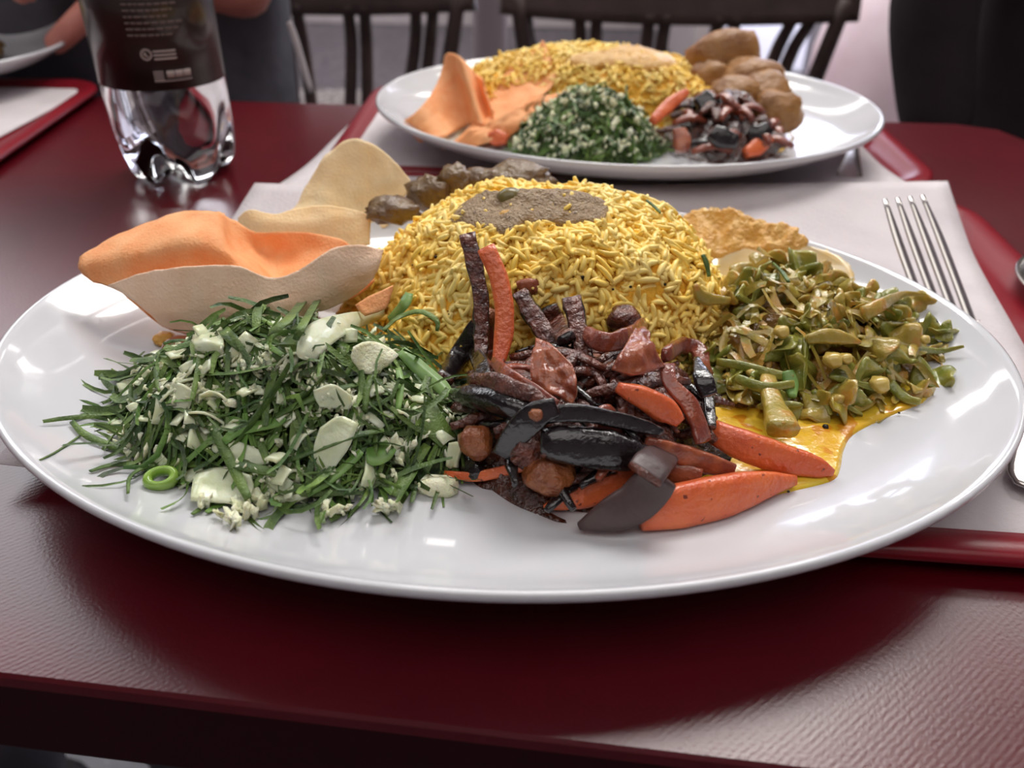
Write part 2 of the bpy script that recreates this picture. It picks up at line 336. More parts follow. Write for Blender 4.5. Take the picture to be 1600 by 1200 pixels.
# ------------------------------------------------------------------ plates
class Plate:
    def __init__(s, cx, cy, z, a, b, rot): s.cx, s.cy, s.z, s.a, s.b, s.rot = cx, cy, z, a, b, rot
    PROF = [(0, .008), (.3, .008), (.55, .008), (.70, .0082), (.78, .0092), (.85, .0116), (.905, .0148), (.925, .0166), (.945, .0182), (.97, .0208), (.985, .0228), (.994, .0238), (1.0, .0240), (1.006, .0234), (1.008, .0222), (1.004, .0208), (.985, .0188), (.94, .0142), (.86, .0086), (.76, .0045), (.665, .003), (.655, .0), (.60, .0), (.59, .002), (0, .002)]
    def s_of(s, x, y):
        dx, dy = x-s.cx, y-s.cy; c, k = math.cos(-s.rot), math.sin(-s.rot)
        return math.hypot((dx*c-dy*k)/s.a, (dx*k+dy*c)/s.b)
    def h(s, x, y):
        q = s.s_of(x, y)
        if q > 1.0: return 0.7
        for (a, za), (b, zb) in zip(s.PROF[:13], s.PROF[1:13]):
            if q <= b: return s.z+za+(zb-za)*(q-a)/(b-a)
        return s.z+.024
    def build(s, label):
        n = 144; V = []; F = []; c, k = math.cos(s.rot), math.sin(s.rot); P = s.PROF[1:-1]
        for q, z in P:
            for i in range(n):
                t = 2*PI*i/n; x, y = s.a*q*math.cos(t), s.b*q*math.sin(t); V.append((s.cx+x*c-y*k, s.cy+x*k+y*c, s.z+z))
        for j in range(len(P)-1):
            for i in range(n): F.append([j*n+i, j*n+(i+1) % n, (j+1)*n+(i+1) % n, (j+1)*n+i][::-1])
        F.append(list(range(n))); F.append([(len(P)-1)*n+n-1-i for i in range(n)])
        return tag(mk('plate', V, F, M['plate']), label, 'plate')
def where(heap, x, y, names):
    """which of five regions of a heap a piece lies in: left, right, front, back, top"""
    dx, dy = (x-heap.c[0])/heap.rx, (y-heap.c[1])/heap.ry
    if math.hypot(dx, dy) < .45: return names[4]
    return (names[0] if dx < 0 else names[1]) if abs(dx) > abs(dy) else (names[2] if dy < 0 else names[3])
class Heap:
    def __init__(s, base, c, rx, ry, h, p=2.4, rot=0.0, amp=0.0, ns=40): s.base, s.c, s.rx, s.ry, s.hh, s.p, s.rot, s.amp, s.ns = base, c, rx, ry, h, p, rot, amp, ns
    def rho(s, x, y):
        dx, dy = x-s.c[0], y-s.c[1]; c, k = math.cos(-s.rot), math.sin(-s.rot)
        return math.hypot((dx*c-dy*k)/s.rx, (dx*k+dy*c)/s.ry)
    def pt(s, q, t):
        x, y = s.rx*q*math.cos(t), s.ry*q*math.sin(t); c, k = math.cos(s.rot), math.sin(s.rot); return s.c[0]+x*c-y*k, s.c[1]+x*k+y*c
    def h(s, x, y):
        q = s.rho(x, y)
        if s.amp: q *= 1+0.18*fbm(x, y, 0, 22, 2)
        if q >= 1: return -1
        v = s.hh*(1-q**s.p)
        if s.amp: v *= 1+s.amp*fbm(x, y, 3.3, s.ns)
        return s.base+v
    def core(s, name, m, shrink=0.0, parent=None, nr=16, na=48, q1=1.08, jit=0.0, jns=150):
        V = []; F = []
        for i in range(nr+1):
            q = max(0.02, i/nr*q1)
            for j in range(na):
                x, y = s.pt(q, 2*PI*j/na); z = s.h(x, y)
                z = (z-shrink if z > 0 else s.base-0.001)
                z = max(z, s.base-0.001)
                if jit: z += jit*fbm(x, y, 1.1, jns)
                V.append((x, y, z))
        for i in range(nr):
            for j in range(na): F.append([i*na+j, (i+1)*na+j, (i+1)*na+(j+1) % na, i*na+(j+1) % na])
        F.append([j for j in range(na)]); F.append([nr*na+na-1-j for j in range(na)])
        return V, F
def surf(fs, x, y): return max(f.h(x, y) for f in fs)
def hit(fs, px, py, lift=0.0, z0=0.90):
    d = ray(px, py); p = CAM+d*(z0-CAM[2])/d[2]; st = d/np.linalg.norm(d)*0.0008
    for _ in range(2500):
        if p[2] <= surf(fs, p[0], p[1])+lift: break
        p = p+st
    return p
PZ = 0.7560
PL = Plate(-0.0024, 0.2698, PZ+0.0002, 0.18, 0.1306, -0.0154); PL.build('large white oval plate of rice and curries in the foreground')
PL2 = Plate(0.0725, 0.574, 0.7620, 0.166, 0.137, 0.0); PL2.build('white plate of rice and curries at the back of the table')
WZ = PZ+0.0082
tray(0.062, 0.336, 0.186, 0.148, -0.07, TZ+0.0005, 'red tray under the foreground plate')
tray(0.074, 0.605, 0.188, 0.104, -0.03, TZ+0.0005, 'red tray under the plate at the back of the table')

RICE = Heap(WZ, (0.014, 0.312), 0.082, 0.068, 0.0485, 3.0, 0.0, 0.10, 30)
GREEN = Heap(WZ, (-0.074, 0.228), 0.061, 0.042, 0.030, 2.0, -0.12, 0.25, 45)
MIX = Heap(WZ, (0.024, 0.222), 0.046, 0.040, 0.028, 2.0, -0.1, 0.25, 60)
CURRY = Heap(WZ, (0.109, 0.284), 0.058, 0.048, 0.022, 2.2, -0.1, 0.25, 50)
ALL = [PL, RICE, GREEN, MIX, CURRY]

# rice -------------------------------------------------------------
def grains(heap, n, L=(0.0065, 0.009), R=0.00105, seg=5, rings=5, ref=None, bury=0.0015, avoid=None, qmax=1.04):
    prof = np.array([0.5, 0.93, 1.0, 0.95, 0.55])[:rings]; xs = np.linspace(-0.5, 0.5, rings)
    ang = np.arange(seg)*2*PI/seg; Vs = []; Fs = []; base = 0
    F0 = []
    for i in range(rings-1):
        for k in range(seg): F0.append([i*seg+k, i*seg+(k+1) % seg, (i+1)*seg+(k+1) % seg, (i+1)*seg+k])
    F0.append(list(range(seg))[::-1]); F0.append([(rings-1)*seg+k for k in range(seg)])
    cnt = 0
    while cnt < n:
        q = math.sqrt(random.random())*qmax; x, y = heap.pt(q, random.random()*2*PI)
        if avoid and avoid(x, y): continue
        z = heap.h(x, y)
        if z < 0: z = heap.base
        zx = heap.h(x+0.002, y); zy = heap.h(x, y+0.002)
        nx = -(zx-z)/0.002 if zx > 0 else 0; ny = -(zy-z)/0.002 if zy > 0 else 0
        nx = max(-2.5, min(2.5, nx)); ny = max(-2.5, min(2.5, ny))
        nn = Vector((nx, ny, 1)).normalized()
        d = Vector((random.gauss(0, 1), random.gauss(0, 1), random.gauss(0, 1))).normalized(); d = (d-nn*d.dot(nn)*random.uniform(0.5, 1.0)).normalized()
        s = d.cross(nn).normalized(); u = s.cross(d)
        l = random.uniform(*L); r = R*random.uniform(0.85, 1.15); bend = random.gauss(0, 0.10)*l
        off = random.uniform(-bury*1.6, bury)
        c = np.array((x, y, z))+np.array(nn)*off
        d_, s_, u_ = np.array(d), np.array(s), np.array(u)
        P = (c+np.outer(xs*l, d_)+np.outer((0.25-xs**2)*bend*4, s_))[:, None, :]+(prof[:, None, None]*r)*(np.cos(ang)[None, :, None]*s_+np.sin(ang)[None, :, None]*u_)
        Vs.append(P.reshape(-1, 3)); Fs.append(base); base += rings*seg; cnt += 1
    V = np.concatenate(Vs); F = [[i+b for i in f] for b in Fs for f in F0]
    return V, F
def pixel_poly(pts, z): return [at_z(x, y, z)[:2] for x, y in pts]
def inside(poly, x, y):
    r = False; j = len(poly)-1
    for i in range(len(poly)):
        if (poly[i][1] > y) != (poly[j][1] > y) and x < (poly[j][0]-poly[i][0])*(y-poly[i][1])/(poly[j][1]-poly[i][1])+poly[i][0]: r = not r
        j = i
    return r
V, F = merge([RICE.core('c', None, 0.0006, jit=0.0016)]); core_n = len(F)
gv, gf = grains(RICE, 7600, (.0058, .0092), .00116, 6)
V, F = merge([(V, F), (gv, gf)])
o = mk('rice_mound', V, F, [M['rice'], M['rice_core']], midx=[1]*core_n+[0]*(len(F)-core_n))
subsurf(o, 0)
tag(o, 'mound of yellow long-grain rice in the middle of the foreground plate', 'rice', kind='stuff')

def blob(name, outline, base_fn, th, m, amp=0.0, ns=200, nr=9, edge=0.5, center=None, parent=None, lift=0.0):
    """a pool or patch lying on a surface: outline = 2-D points, star shaped about its centre"""
    O = catmull(np.array(list(outline)+[outline[0]]), 64)[:-1]; c = np.array(center if center is not None else O.mean(0)); V = []; F = []; n = len(O)
    for i in range(nr+1):
        q = i/nr
        for p in O:
            xy = c+(p-c)*max(q, 0.01); t = th*(1-q**6)**edge if q < 1 else 0
            z = base_fn(xy[0], xy[1])+lift+t+(amp*(1-q**8)*(0.5+fbm(xy[0], xy[1], 0, ns)) if amp else 0); V.append((xy[0], xy[1], z))
    for p in O:  # closed underside a little lower
        V.append((p[0], p[1], base_fn(p[0], p[1])+lift-0.0004))
    for i in range(nr+1):
        for j in range(n): F.append([i*n+j, (i+1)*n+j, (i+1)*n+(j+1) % n, i*n+(j+1) % n])
    F.append([j for j in range(n)])
    F.append([(nr+1)*n+n-1-j for j in range(n)])
    return mk(name, V, F, m)

# brown curry on top of the rice
top_outline = [hit([RICE], x, y)[:2] for x, y in ((702, 350), (712, 334), (735, 318), (770, 310), (830, 307), (895, 309), (940, 318), (955, 335), (930, 351), (880, 359), (830, 355), (790, 374), (745, 365))]
o = blob('brown_curry', top_outline, lambda x, y: max(RICE.h(x, y), WZ), 0.0022, M['dhal'], amp=0.0016, ns=260, nr=22, lift=0.0010); tag(o, 'patch of thick greyish brown curry on top of the rice mound', 'curry')

def lump(name, px, py, r, m, label, cat, fs=ALL, lift=0.0, amp=0.2, ns=1.6, seed=0, n=3, group=None, rot=None, Y=None):
    c = hit(fs, px, py, lift) if Y is None else at_y(px, py, Y)
    V, F = lump_mesh(c, r, n, amp, ns, rot, seed); return tag(mk(name, V, F, m), label, cat, group)
M['olive'] = mat('olive_green_pea', S(120, 108, 54), S(104, 92, 44), rough=0.35, scale=200, coat=0.4, coatr=0.2)
lump('green_pea', 797, 311, (.0052, .005, .0046), M['olive'], 'single olive green pea resting on the brown curry', 'pea', lift=0.002, amp=0.12)
lump('chickpea', 792, 338, (.0032, .0028, .0026), M['orange_dhal'], 'small yellow chickpea at the front edge of the brown curry', 'chickpea', lift=0.002)
# mushroom pieces behind the rice
for i, (x, y, Y, r, l) in enumerate(((676, 300, .372, (.012, .009, .008), 'wrinkled brown mushroom piece at the left end behind the rice'), (712, 284, .375, (.009, .008, .008), 'small brown mushroom piece second from left behind the rice'), (750, 284, .378, (.010, .008, .006), 'dark brown mushroom piece third from left behind the rice'), (806, 280, .378, (.019, .009, .0075), 'wide olive brown mushroom piece behind the brown curry patch'), (612, 330, .352, (.012, .008, .006), 'dark brown mushroom piece between papadum and rice'))):
    lump('mushroom_piece', x, y, r, M['soya'], l, 'mushroom', amp=0.35, ns=2.0, seed=i*3.1, Y=Y, group='mushroom pieces behind the rice')
# specks on the rice
SPK = []
for i in range(46):
    p = hit(ALL, random.uniform(620, 1090), random.uniform(330, 560), 0.0012)
    SPK.append(lump_mesh(p, (random.uniform(.0003, .0007),)*3, 1, 0.2, 2, None, i))
for x, y, r in ((910, 432, .0016), (914, 436, .001), (818, 358, .0012), (796, 366, .0009), (985, 448, .0008)):
    SPK.append(lump_mesh(hit(ALL, x, y, 0.0014), (r, r, r*0.7), 1, 0.3, 2, None, x))
tag(mk('spice_speck', *merge(SPK), M['seed']), 'tiny black spice specks scattered over the yellow rice', 'spice', kind='stuff')

# ------------------------------------------------------------------ leafy salad
def ribbon(P, w, nrm=None, n=9, fold=0.25, th=0.0):
    P = catmull(P, n); t = np.gradient(P, axis=0); t /= np.linalg.norm(t, axis=1, keepdims=True)+1e-12
    up = np.array(nrm if nrm is not None else (0, -0.5, 1.0)); V = []; F = []
    for i in range(n):
        s = np.cross(t[i], up); s /= np.linalg.norm(s)+1e-9; u = np.cross(s, t[i]); ww = w*(0.72+0.28*min(1, 4*i/(n-1), 4*(n-1-i)/(n-1)))
        V += [P[i]-s*ww/2+u*ww*fold*0.5, P[i], P[i]+s*ww/2+u*ww*fold*0.5]
    if th:
        m = len(V); V = V+[v-np.array((0, 0, th)) for v in V]
        for i in range(n-1):
            for k in (0, 1):
                a = 3*i+k; F.append([a, a+1, a+4, a+3]); F.append([m+a, m+a+3, m+a+4, m+a+1])
            for a, b in ((3*i, 3*i+3), (3*i+5, 3*i+2)): F.append([a, b, m+b, m+a])
        F += [[0, m, m+1, 1], [1, m+1, m+2, 2], [m-3, m-2, 2*m-2, 2*m-3], [m-2, m-1, 2*m-1, 2*m-2]]
    else:
        for i in range(n-1):
            for k in (0, 1): a = 3*i+k; F.append([a, a+1, a+4, a+3])
    return np.array(V), F
def rand_strip(heap, L, w, qmax=1.0, lift=(0, 0.004), zspread=0.5, n=6, curl=1.0, qmin=0):
    q = qmin+(qmax-qmin)*math.sqrt(random.random()); x, y = heap.pt(q, random.random()*2*PI); l = random.uniform(*L); a = random.random()*2*PI
    pts = []; k = random.gauss(0, 1)*curl; el = random.gauss(0, zspread); up0 = random.uniform(*lift)
    X, Y = x, y
    for i in range(5):
        zz = max(heap.h(X, Y), heap.base+0.0008); pts.append((X, Y, zz+up0+max(-0.001, el*l*(i/4)*0.5)))
        X += math.cos(a)*l/4; Y += math.sin(a)*l/4; a += k*0.35
    nr = (random.gauss(0, 0.8), random.gauss(-0.4, 0.8), 1.0)
    return ribbon(pts, random.uniform(*w), nr, n, random.uniform(-0.5, 0.6))
def flake(heap, r, lift=(0, .004), qmax=1.02):
    q = math.sqrt(random.random())*qmax; x, y = heap.pt(q, random.random()*2*PI); z = max(heap.h(x, y), heap.base+0.0006)+random.uniform(*lift)
    R = random.uniform(*r); return lump_mesh((x, y, z), (R*random.uniform(.8, 1.7), R*random.uniform(.6, 1.2), R*random.uniform(.3, .7)), 1, 1.2, 3.5, (random.random()*6, random.random()*6, random.random()*6), random.random()*50)
def curved_patch(c, L, W, curv, th, rot, nu=6, nv=7):
    g = []
    for i in range(3):
        row = []
        for j in range(4):
            a = (j/3-0.5)*L; b = (i/2-0.5)*W*(1-0.35*abs(j/3-0.5)); p = np.array((a, b, -curv*(a*a)/L*2-curv*0.8*b*b/W)); row.append(np.array(c)+rotm(*rot)@p)
        g.append(row)
    return sheet_mesh(g, nu, nv, th, 0.0004, 300)
V, F = GREEN.core('c', None, 0.004, jit=0.003, jns=260)
tag(mk('leaf_salad_base', V, F, M['leaf_core']), 'finely chopped wet leaves deep inside the green salad heap', 'salad', kind='stuff')
parts = [rand_strip(GREEN, (0.008, 0.026), (0.0007, 0.0021), 1.0) for _ in range(1250)]
tag(mk('shredded_leaves', *merge(parts), M['leaf']), 'heap of finely shredded dark green leaves on the foreground plate', 'salad', kind='stuff')
parts = [flake(GREEN, (0.0005, 0.0017), (0.0005, .0045)) for _ in range(1100)]
# clumps of coconut as in the photo
for (x, y, k, sp) in ((400, 566, 26, 16), (455, 572, 26, 18), (320, 610, 22, 18), (280, 605, 16, 18), (500, 612, 16, 18), (530, 625, 18, 22), (370, 480, 8, 10), (620, 700, 10, 10), (700, 592, 6, 14), (330, 760, 16, 22), (380, 790, 14, 22), (520, 800, 7, 12), (600, 790, 6, 10)):
    for _ in range(k):
        p = hit([PL, GREEN], random.gauss(x, sp), random.gauss(y, sp*0.55), 0.0028); R = random.uniform(.0008, .0019)
        parts.append(lump_mesh(p, (R*1.5, R*1.2, R*.6), 2, 1.3, 3.2, (random.random()*6, random.random()*6, random.random()*6), random.random()*50))
tag(mk('grated_coconut', *merge(parts), M['coconut']), 'grated white coconut strewn through the green leaf salad', 'coconut', kind='stuff')
parts = [curved_patch(*(lambda p: (p, random.uniform(.005, .011), random.uniform(.003, .005), random.uniform(.1, .6), .0006, (random.gauss(0, .6), random.gauss(0, .6), random.random()*6)))(np.array((*GREEN.pt(math.sqrt(random.random())*1.0, random.random()*6.28), 0))+0)) for _ in range(0)]
# countable pale slices scattered in the salad
WG = ['at the outer left end of the leaf salad', 'in the leaf salad near the eggplant mix', 'along the front edge of the leaf salad', 'in the leaf salad below the papadum', 'on the crown of the leaf salad']
def onion_bits(n):
    for i in range(n):
        q = math.sqrt(random.random())*0.98; x, y = GREEN.pt(q, random.random()*2*PI); z = max(GREEN.h(x, y), WZ)+random.uniform(.0012, .0042)
        V, F = curved_patch((x, y, z), random.uniform(.005, .013), random.uniform(.0025, .0065), random.uniform(.1, .6), .0007, (random.gauss(0, .45), random.gauss(0, .45), random.random()*6))
        tag(mk('onion_piece', V, F, M['cabbage']), 'small pale chopped onion piece '+where(GREEN, x, y, WG), 'onion', 'chopped onion pieces in the salad')
onion_bits(210)
for i in range(130):
    V, F = rand_strip(GREEN, (0.012, 0.030), (0.0014, 0.0034), 0.98, (0.002, 0.005), 0.2, 9)
    cx_, cy_ = V[:, 0].mean(), V[:, 1].mean()
    tag(mk('leaf_shred', V, F, M['leaf' if i % 5 else 'leaf_light']), ('dark' if i % 5 else 'light')+' green leaf ribbon '+where(GREEN, cx_, cy_, WG), 'leaf', 'leaf ribbons on the salad')
S2 = [PL, GREEN, MIX, RICE]
def pstrip(name, pts, wpx, m, label, cat, lift=0.003, group=None, n=12, fold=0.2, lifts=None, th=0.0004, fs=S2, up=None):
    P = [hit(fs, x, y, (lifts[i] if lifts else lift)) for i, (x, y) in enumerate(pts)]
    dist = np.linalg.norm(np.mean(P, 0)-CAM)
    V, F = ribbon(P, wpx/FPX*dist, up, n, fold, th); return tag(mk(name, V, F, m), label, cat, group)
G1 = 'large leaf ribbons picked out on the salad'
LS = [([(62, 718), (90, 704), (125, 680)], 3, 'leaf', 'hair-thin leaf tail reaching furthest left onto the bare plate', .0006),
      ([(112, 655), (160, 640), (195, 630), (245, 622)], 9, 'leaf', 'dark leaf ribbon curving out at the far left of the salad', .001),
      ([(112, 658), (135, 680), (190, 702), (260, 722), (340, 726)], 10, 'leaf', 'long dark leaf ribbon running right from the left tip of the salad', .002),
      ([(140, 736), (175, 726), (225, 722)], 6, 'leaf', 'short thin leaf sliver lying below the left tip of the salad', .001),
      ([(243, 572), (246, 592), (250, 610)], 8, 'leaf', 'short upright leaf sliver at the upper left edge of the salad', .006),
      ([(330, 490), (352, 518), (378, 545)], 15, 'leaf', 'pointed leaf ribbon slanting beneath the front papadum', .006),
      ([(400, 520), (404, 482), (420, 470), (450, 472)], 13, 'leaf', 'leaf ribbon bent into a hook at the top of the salad', .010),
      ([(420, 520), (450, 500), (480, 462), (492, 446)], 15, 'leaf', 'leaf ribbon standing highest at the back of the salad', .014),
      ([(462, 530), (478, 500), (505, 455)], 12, 'leaf', 'second tall leaf ribbon at the back of the salad', .012),
      ([(430, 560), (455, 535), (470, 505)], 22, 'leaf', 'broad dark leaf piece below the tall ribbons', .006),
      ([(600, 515), (622, 496), (655, 486), (682, 500), (683, 516)], 8, 'leaf', 'thin dark leaf arching over onto the yellow rice', .012),
      ([(608, 500), (630, 478), (640, 458)], 17, 'leaf_light', 'mid green leaf piece sticking up against the rice', .008),
      ([(640, 560), (655, 610), (668, 650), (700, 690)], 40, 'leaf', 'widest dark leaf piece at the right edge of the salad', .004),
      ([(626, 548), (655, 575), (685, 600), (702, 618)], 24, 'leaf_light', 'bright green leaf piece folded along the right edge of the salad', .007),
      ([(570, 640), (575, 600), (592, 572), (600, 562)], 11, 'leaf', 'leaf ribbon arched beside the white onion slice', .007),
      ([(622, 575), (626, 600), (622, 640)], 11, 'leaf_light', 'short pale leaf ribbon hanging right of the onion slice', .007),
      ([(330, 665), (352, 705), (372, 745), (388, 778)], 15, 'leaf', 'straight dark leaf ribbon crossing the front left of the salad', .006),
      ([(362, 726), (400, 732), (462, 744)], 13, 'leaf', 'dark leaf ribbon lying across the front of the salad', .006),
      ([(400, 680), (412, 705), (418, 722)], 11, 'leaf', 'short dark leaf ribbon pointing down at the salad front', .005),
      ([(480, 772), (515, 750), (550, 720), (565, 705)], 14, 'leaf_light', 'mid green leaf ribbon rising at the front centre of the salad', .005),
      ([(572, 712), (592, 712), (612, 696)], 32, 'leaf_light', 'broad bright green leaf flake near the front right of the salad', .005),
      ([(585, 738), (600, 752), (615, 770)], 16, 'leaf_light', 'light green leaf end at the lower right of the salad', .003),
      ([(618, 775), (640, 735), (668, 695)], 18, 'leaf', 'dark leaf ribbon slanting at the lower right corner of the salad', .004),
      ([(300, 803), (318, 792), (335, 783)], 7, 'leaf', 'thin leaf tip lying on the plate in front of the salad', .0012),
      ([(322, 800), (340, 790), (352, 785)], 8, 'leaf_light', 'small green leaf tip beside the thin one in front', .0012),
      ([(200, 770), (203, 745), (225, 730), (250, 725)], 6, 'leaf', 'leaf loop curling over the green chilli ring', .003),
      ([(350, 690), (375, 672), (430, 660), (445, 650)], 17, 'leaf_light', 'mid green leaf ribbon bent in the middle of the salad', .006),
      ([(450, 720), (500, 700), (555, 680), (600, 672)], 8, 'leaf', 'long narrow leaf ribbon across the middle of the salad', .006),
      ([(430, 650), (470, 630), (520, 610), (560, 600)], 9, 'leaf', 'long narrow leaf ribbon slanting up to the onion slice', .006),
      ([(545, 445), (560, 436), (585, 438)], 5, 'leaf', 'wispy leaf thread between papadum and rice', .012),
      ([(1010, 312), (1022, 322), (1032, 332)], 4, 'leaf', 'loose leaf thread on the far side of the rice', .004)]
for pts, wp, m, lab, lf in LS:
    pstrip('leaf_ribbon', pts, wp, M[m], lab, 'leaf', lf, G1, fs=S2)
# large pale onion and cabbage slices on the salad
def psheet(name, rows, th, m, label, cat, fs=ALL, lift=0.003, group=None, nu=10, nv=10, amp=0.0005, lifts=None):
    g = [[hit(fs, x, y, lift if lifts is None else lifts[i]) for x, y in r] for i, r in enumerate(rows)]
    V, F = sheet_mesh(g, nu, nv, th, amp, 220); return tag(mk(name, V, F, m), label, cat, group)
GO = 'large pale slices on the salad'
psheet('onion_slice', [[(552, 542), (575, 533), (600, 540), (622, 556)], [(550, 560), (572, 556), (597, 560), (612, 566)], [(562, 580), (575, 585), (590, 584), (596, 575)]], .0009, M['coconut'], 'glossy white onion slice with a hair-thin line, high on the salad', 'onion', lifts=(.012, .010, .006), group=GO)
psheet('cabbage_strip', [[(462, 552), (475, 515), (520, 494), (600, 483)], [(470, 560), (490, 530), (535, 508), (598, 492)], [(490, 566), (510, 545), (545, 520), (590, 500)]], .0008, M['cabbage'], 'long pale green cabbage strip curving along the top of the salad', 'cabbage', lifts=(.009, .008, .006), group=GO)
psheet('onion_slice', [[(500, 668), (530, 650), (560, 662)], [(490, 700), (515, 690), (545, 700)], [(492, 735), (510, 735), (522, 730)]], .0008, M['cabbage'], 'translucent onion slice standing in the front middle of the salad', 'onion', lifts=(.006, .006, .004), group=GO)
psheet('onion_slice', [[(308, 738), (350, 730), (392, 742)], [(300, 760), (350, 755), (395, 765)], [(298, 782), (345, 785), (380, 790)]], .0008, M['cabbage'], 'squarish pale onion slice at the front left of the salad', 'onion', lifts=(.006, .005, .003), group=GO)
psheet('cabbage_strip', [[(335, 690), (365, 688), (410, 705)], [(332, 702), (370, 706), (420, 722)], [(345, 712), (375, 720), (400, 728)]], .0007, M['cabbage'], 'pale cabbage strip behind the straight dark leaf ribbon', 'cabbage', lifts=(.005, .005, .004), group=GO)
psheet('cabbage_strip', [[(428, 776), (470, 768), (488, 768)], [(430, 782), (465, 780), (485, 774)], [(440, 786), (460, 785), (475, 780)]], .0007, M['cabbage'], 'thin white cabbage strip at the front centre of the salad', 'cabbage', lifts=(.003, .003, .002), group=GO)
psheet('onion_slice', [[(305, 520), (325, 512), (348, 522)], [(300, 535), (325, 532), (350, 540)], [(308, 552), (330, 552), (345, 552)]], .0008, M['cabbage'], 'pale onion slice under the front papadum edge', 'onion', lifts=(.006, .006, .004), group=GO)
psheet('onion_slice', [[(250, 600), (280, 598), (305, 612)], [(252, 618), (280, 620), (300, 628)], [(262, 636), (280, 640), (295, 640)]], .0008, M['cabbage'], 'pale onion slice at the left edge of the salad', 'onion', lifts=(.006, .005, .003), group=GO)
psheet('onion_slice', [[(490, 610), (520, 600), (548, 618)], [(492, 622), (522, 620), (550, 630)], [(500, 636), (525, 638), (545, 640)]], .0007, M['cabbage'], 'curled onion slice in the centre of the salad', 'onion', lifts=(.008, .006, .005), group=GO)
lump('cabbage_chunk', 686, 760, (.0068, .004, .0034), M['coconut'], 'pale cabbage lump lying between salad and eggplant', 'cabbage', fs=[PL], lift=.002, amp=.25)
psheet('onion_slice', [[(703, 692), (714, 690), (724, 694)], [(698, 710), (708, 712), (718, 712)], [(696, 728), (705, 732), (714, 730)]], .0016, M['cabbage'], 'small pale onion slice leaning beside the fried chickpea', 'onion', lifts=(.006, .004, .003), group=GO)
# green chilli ring
def ring(c, R, r, up, mo, n=20, s=8):
    u = np.array(up, float); u /= np.linalg.norm(u); a = np.cross(u, (0, 0, 1.0)); a /= np.linalg.norm(a)+1e-9; b = np.cross(u, a); V = []; F = []
    for i in range(n):
        t = 2*PI*i/n; d = a*math.cos(t)+b*math.sin(t)*0.7
        for k in range(s):
            q = 2*PI*k/s; V.append(np.array(c)+d*(R+r*math.cos(q))+u*r*1.6*math.sin(q))
    for i in range(n):
        for k in range(s): F.append([i*s+k, i*s+(k+1) % s, ((i+1) % n)*s+(k+1) % s, ((i+1) % n)*s+k])
    return V, F
M['chilli'] = mat('green_chilli', S(130, 168, 60), S(150, 184, 84), rough=0.25, scale=200, coat=0.5)
ch = tag(mk('chilli_ring', *ring(hit([PL, GREEN], 252, 748, .003), .0038, .0016, (0.15, -0.35, 1), M['chilli']), M['chilli']), 'bright green chilli ring at the lower left edge of the salad', 'chilli')
# ------------------------------------------------------------------ papadums
def Y3(rows): return [[at_y(x, y, Y) for x, y, Y in r] for r in rows]
def papadum(grid, m, label, th=0.0011, nu=26, nv=40, amp=0.0016, ns=55, mi=None):
    V, F = sheet_mesh(Y3(grid), nu, nv, th, amp, ns, 0.35)
    return tag(mk('papadum', V, F, m), label, 'papadum', 'broken papadums on the plates')
front = [  # a folded disc: back edge (top row) down into the crease and up to the front edge
    [(124, 404, .296), (165, 378, .304), (225, 350, .312), (290, 333, .316), (338, 330, .312), (356, 340, .330), (400, 362, .336), (470, 362, .336), (530, 374, .330), (556, 392, .318)],
    [(126, 420, .292), (172, 405, .290), (235, 386, .290), (300, 376, .292), (352, 384, .296), (372, 388, .322), (415, 400, .332), (475, 398, .330), (530, 398, .322), (565, 402, .310)],
    [(140, 438, .288), (185, 440, .286), (250, 436, .287), (310, 428, .289), (372, 420, .292), (400, 424, .306), (430, 440, .314), (480, 436, .312), (540, 426, .304), (575, 415, .298)],
    [(178, 452, .283), (215, 478, .281), (262, 515, .279), (320, 512, .279), (380, 500, .279), (405, 496, .279), (430, 492, .279), (490, 480, .279), (550, 462, .279), (585, 440, .281)],
]
V1 = papadum(front, M['papad_orange'], 'orange folded papadum at the left end of the foreground plate')
papadum([[(172, 445, .282), (225, 426, .279), (300, 416, .277), (370, 416, .276), (425, 434, .276), (470, 420, .276), (520, 388, .277), (560, 382, .280), (598, 392, .284)],
         [(196, 458, .279), (235, 455, .277), (300, 450, .275), (370, 452, .273), (425, 462, .272), (470, 455, .272), (520, 430, .273), (560, 418, .276), (594, 408, .280)],
         [(228, 482, .277), (250, 485, .275), (305, 488, .273), (370, 482, .271), (425, 480, .270), (470, 475, .270), (520, 458, .272), (556, 444, .276), (588, 424, .279)],
         [(256, 512, .276), (275, 518, .275), (310, 525, .273), (370, 515, .271), (425, 505, .270), (470, 495, .270), (515, 480, .272), (552, 462, .276), (584, 436, .278)]],
        M['papad'], 'pale papadum leaning in front of the orange one on the left', amp=0.0012)
papadum([[(462, 330, .385), (480, 290, .392), (505, 250, .398), (540, 218, .402), (575, 222, .402), (612, 248, .400), (646, 288, .394)],
         [(430, 345, .380), (480, 320, .384), (520, 290, .390), (555, 265, .395), (590, 265, .396), (615, 285, .394), (632, 308, .390)],
         [(410, 362, .374), (470, 350, .376), (520, 335, .380), (560, 318, .386), (585, 315, .388), (600, 325, .388), (615, 338, .384)],
         [(400, 385, .368), (460, 380, .370), (515, 375, .372), (555, 368, .376), (578, 360, .380), (592, 358, .380), (602, 356, .380)]],
        M['papad_cream'], 'tall cream papadum standing behind the others on the left', amp=0.0016)
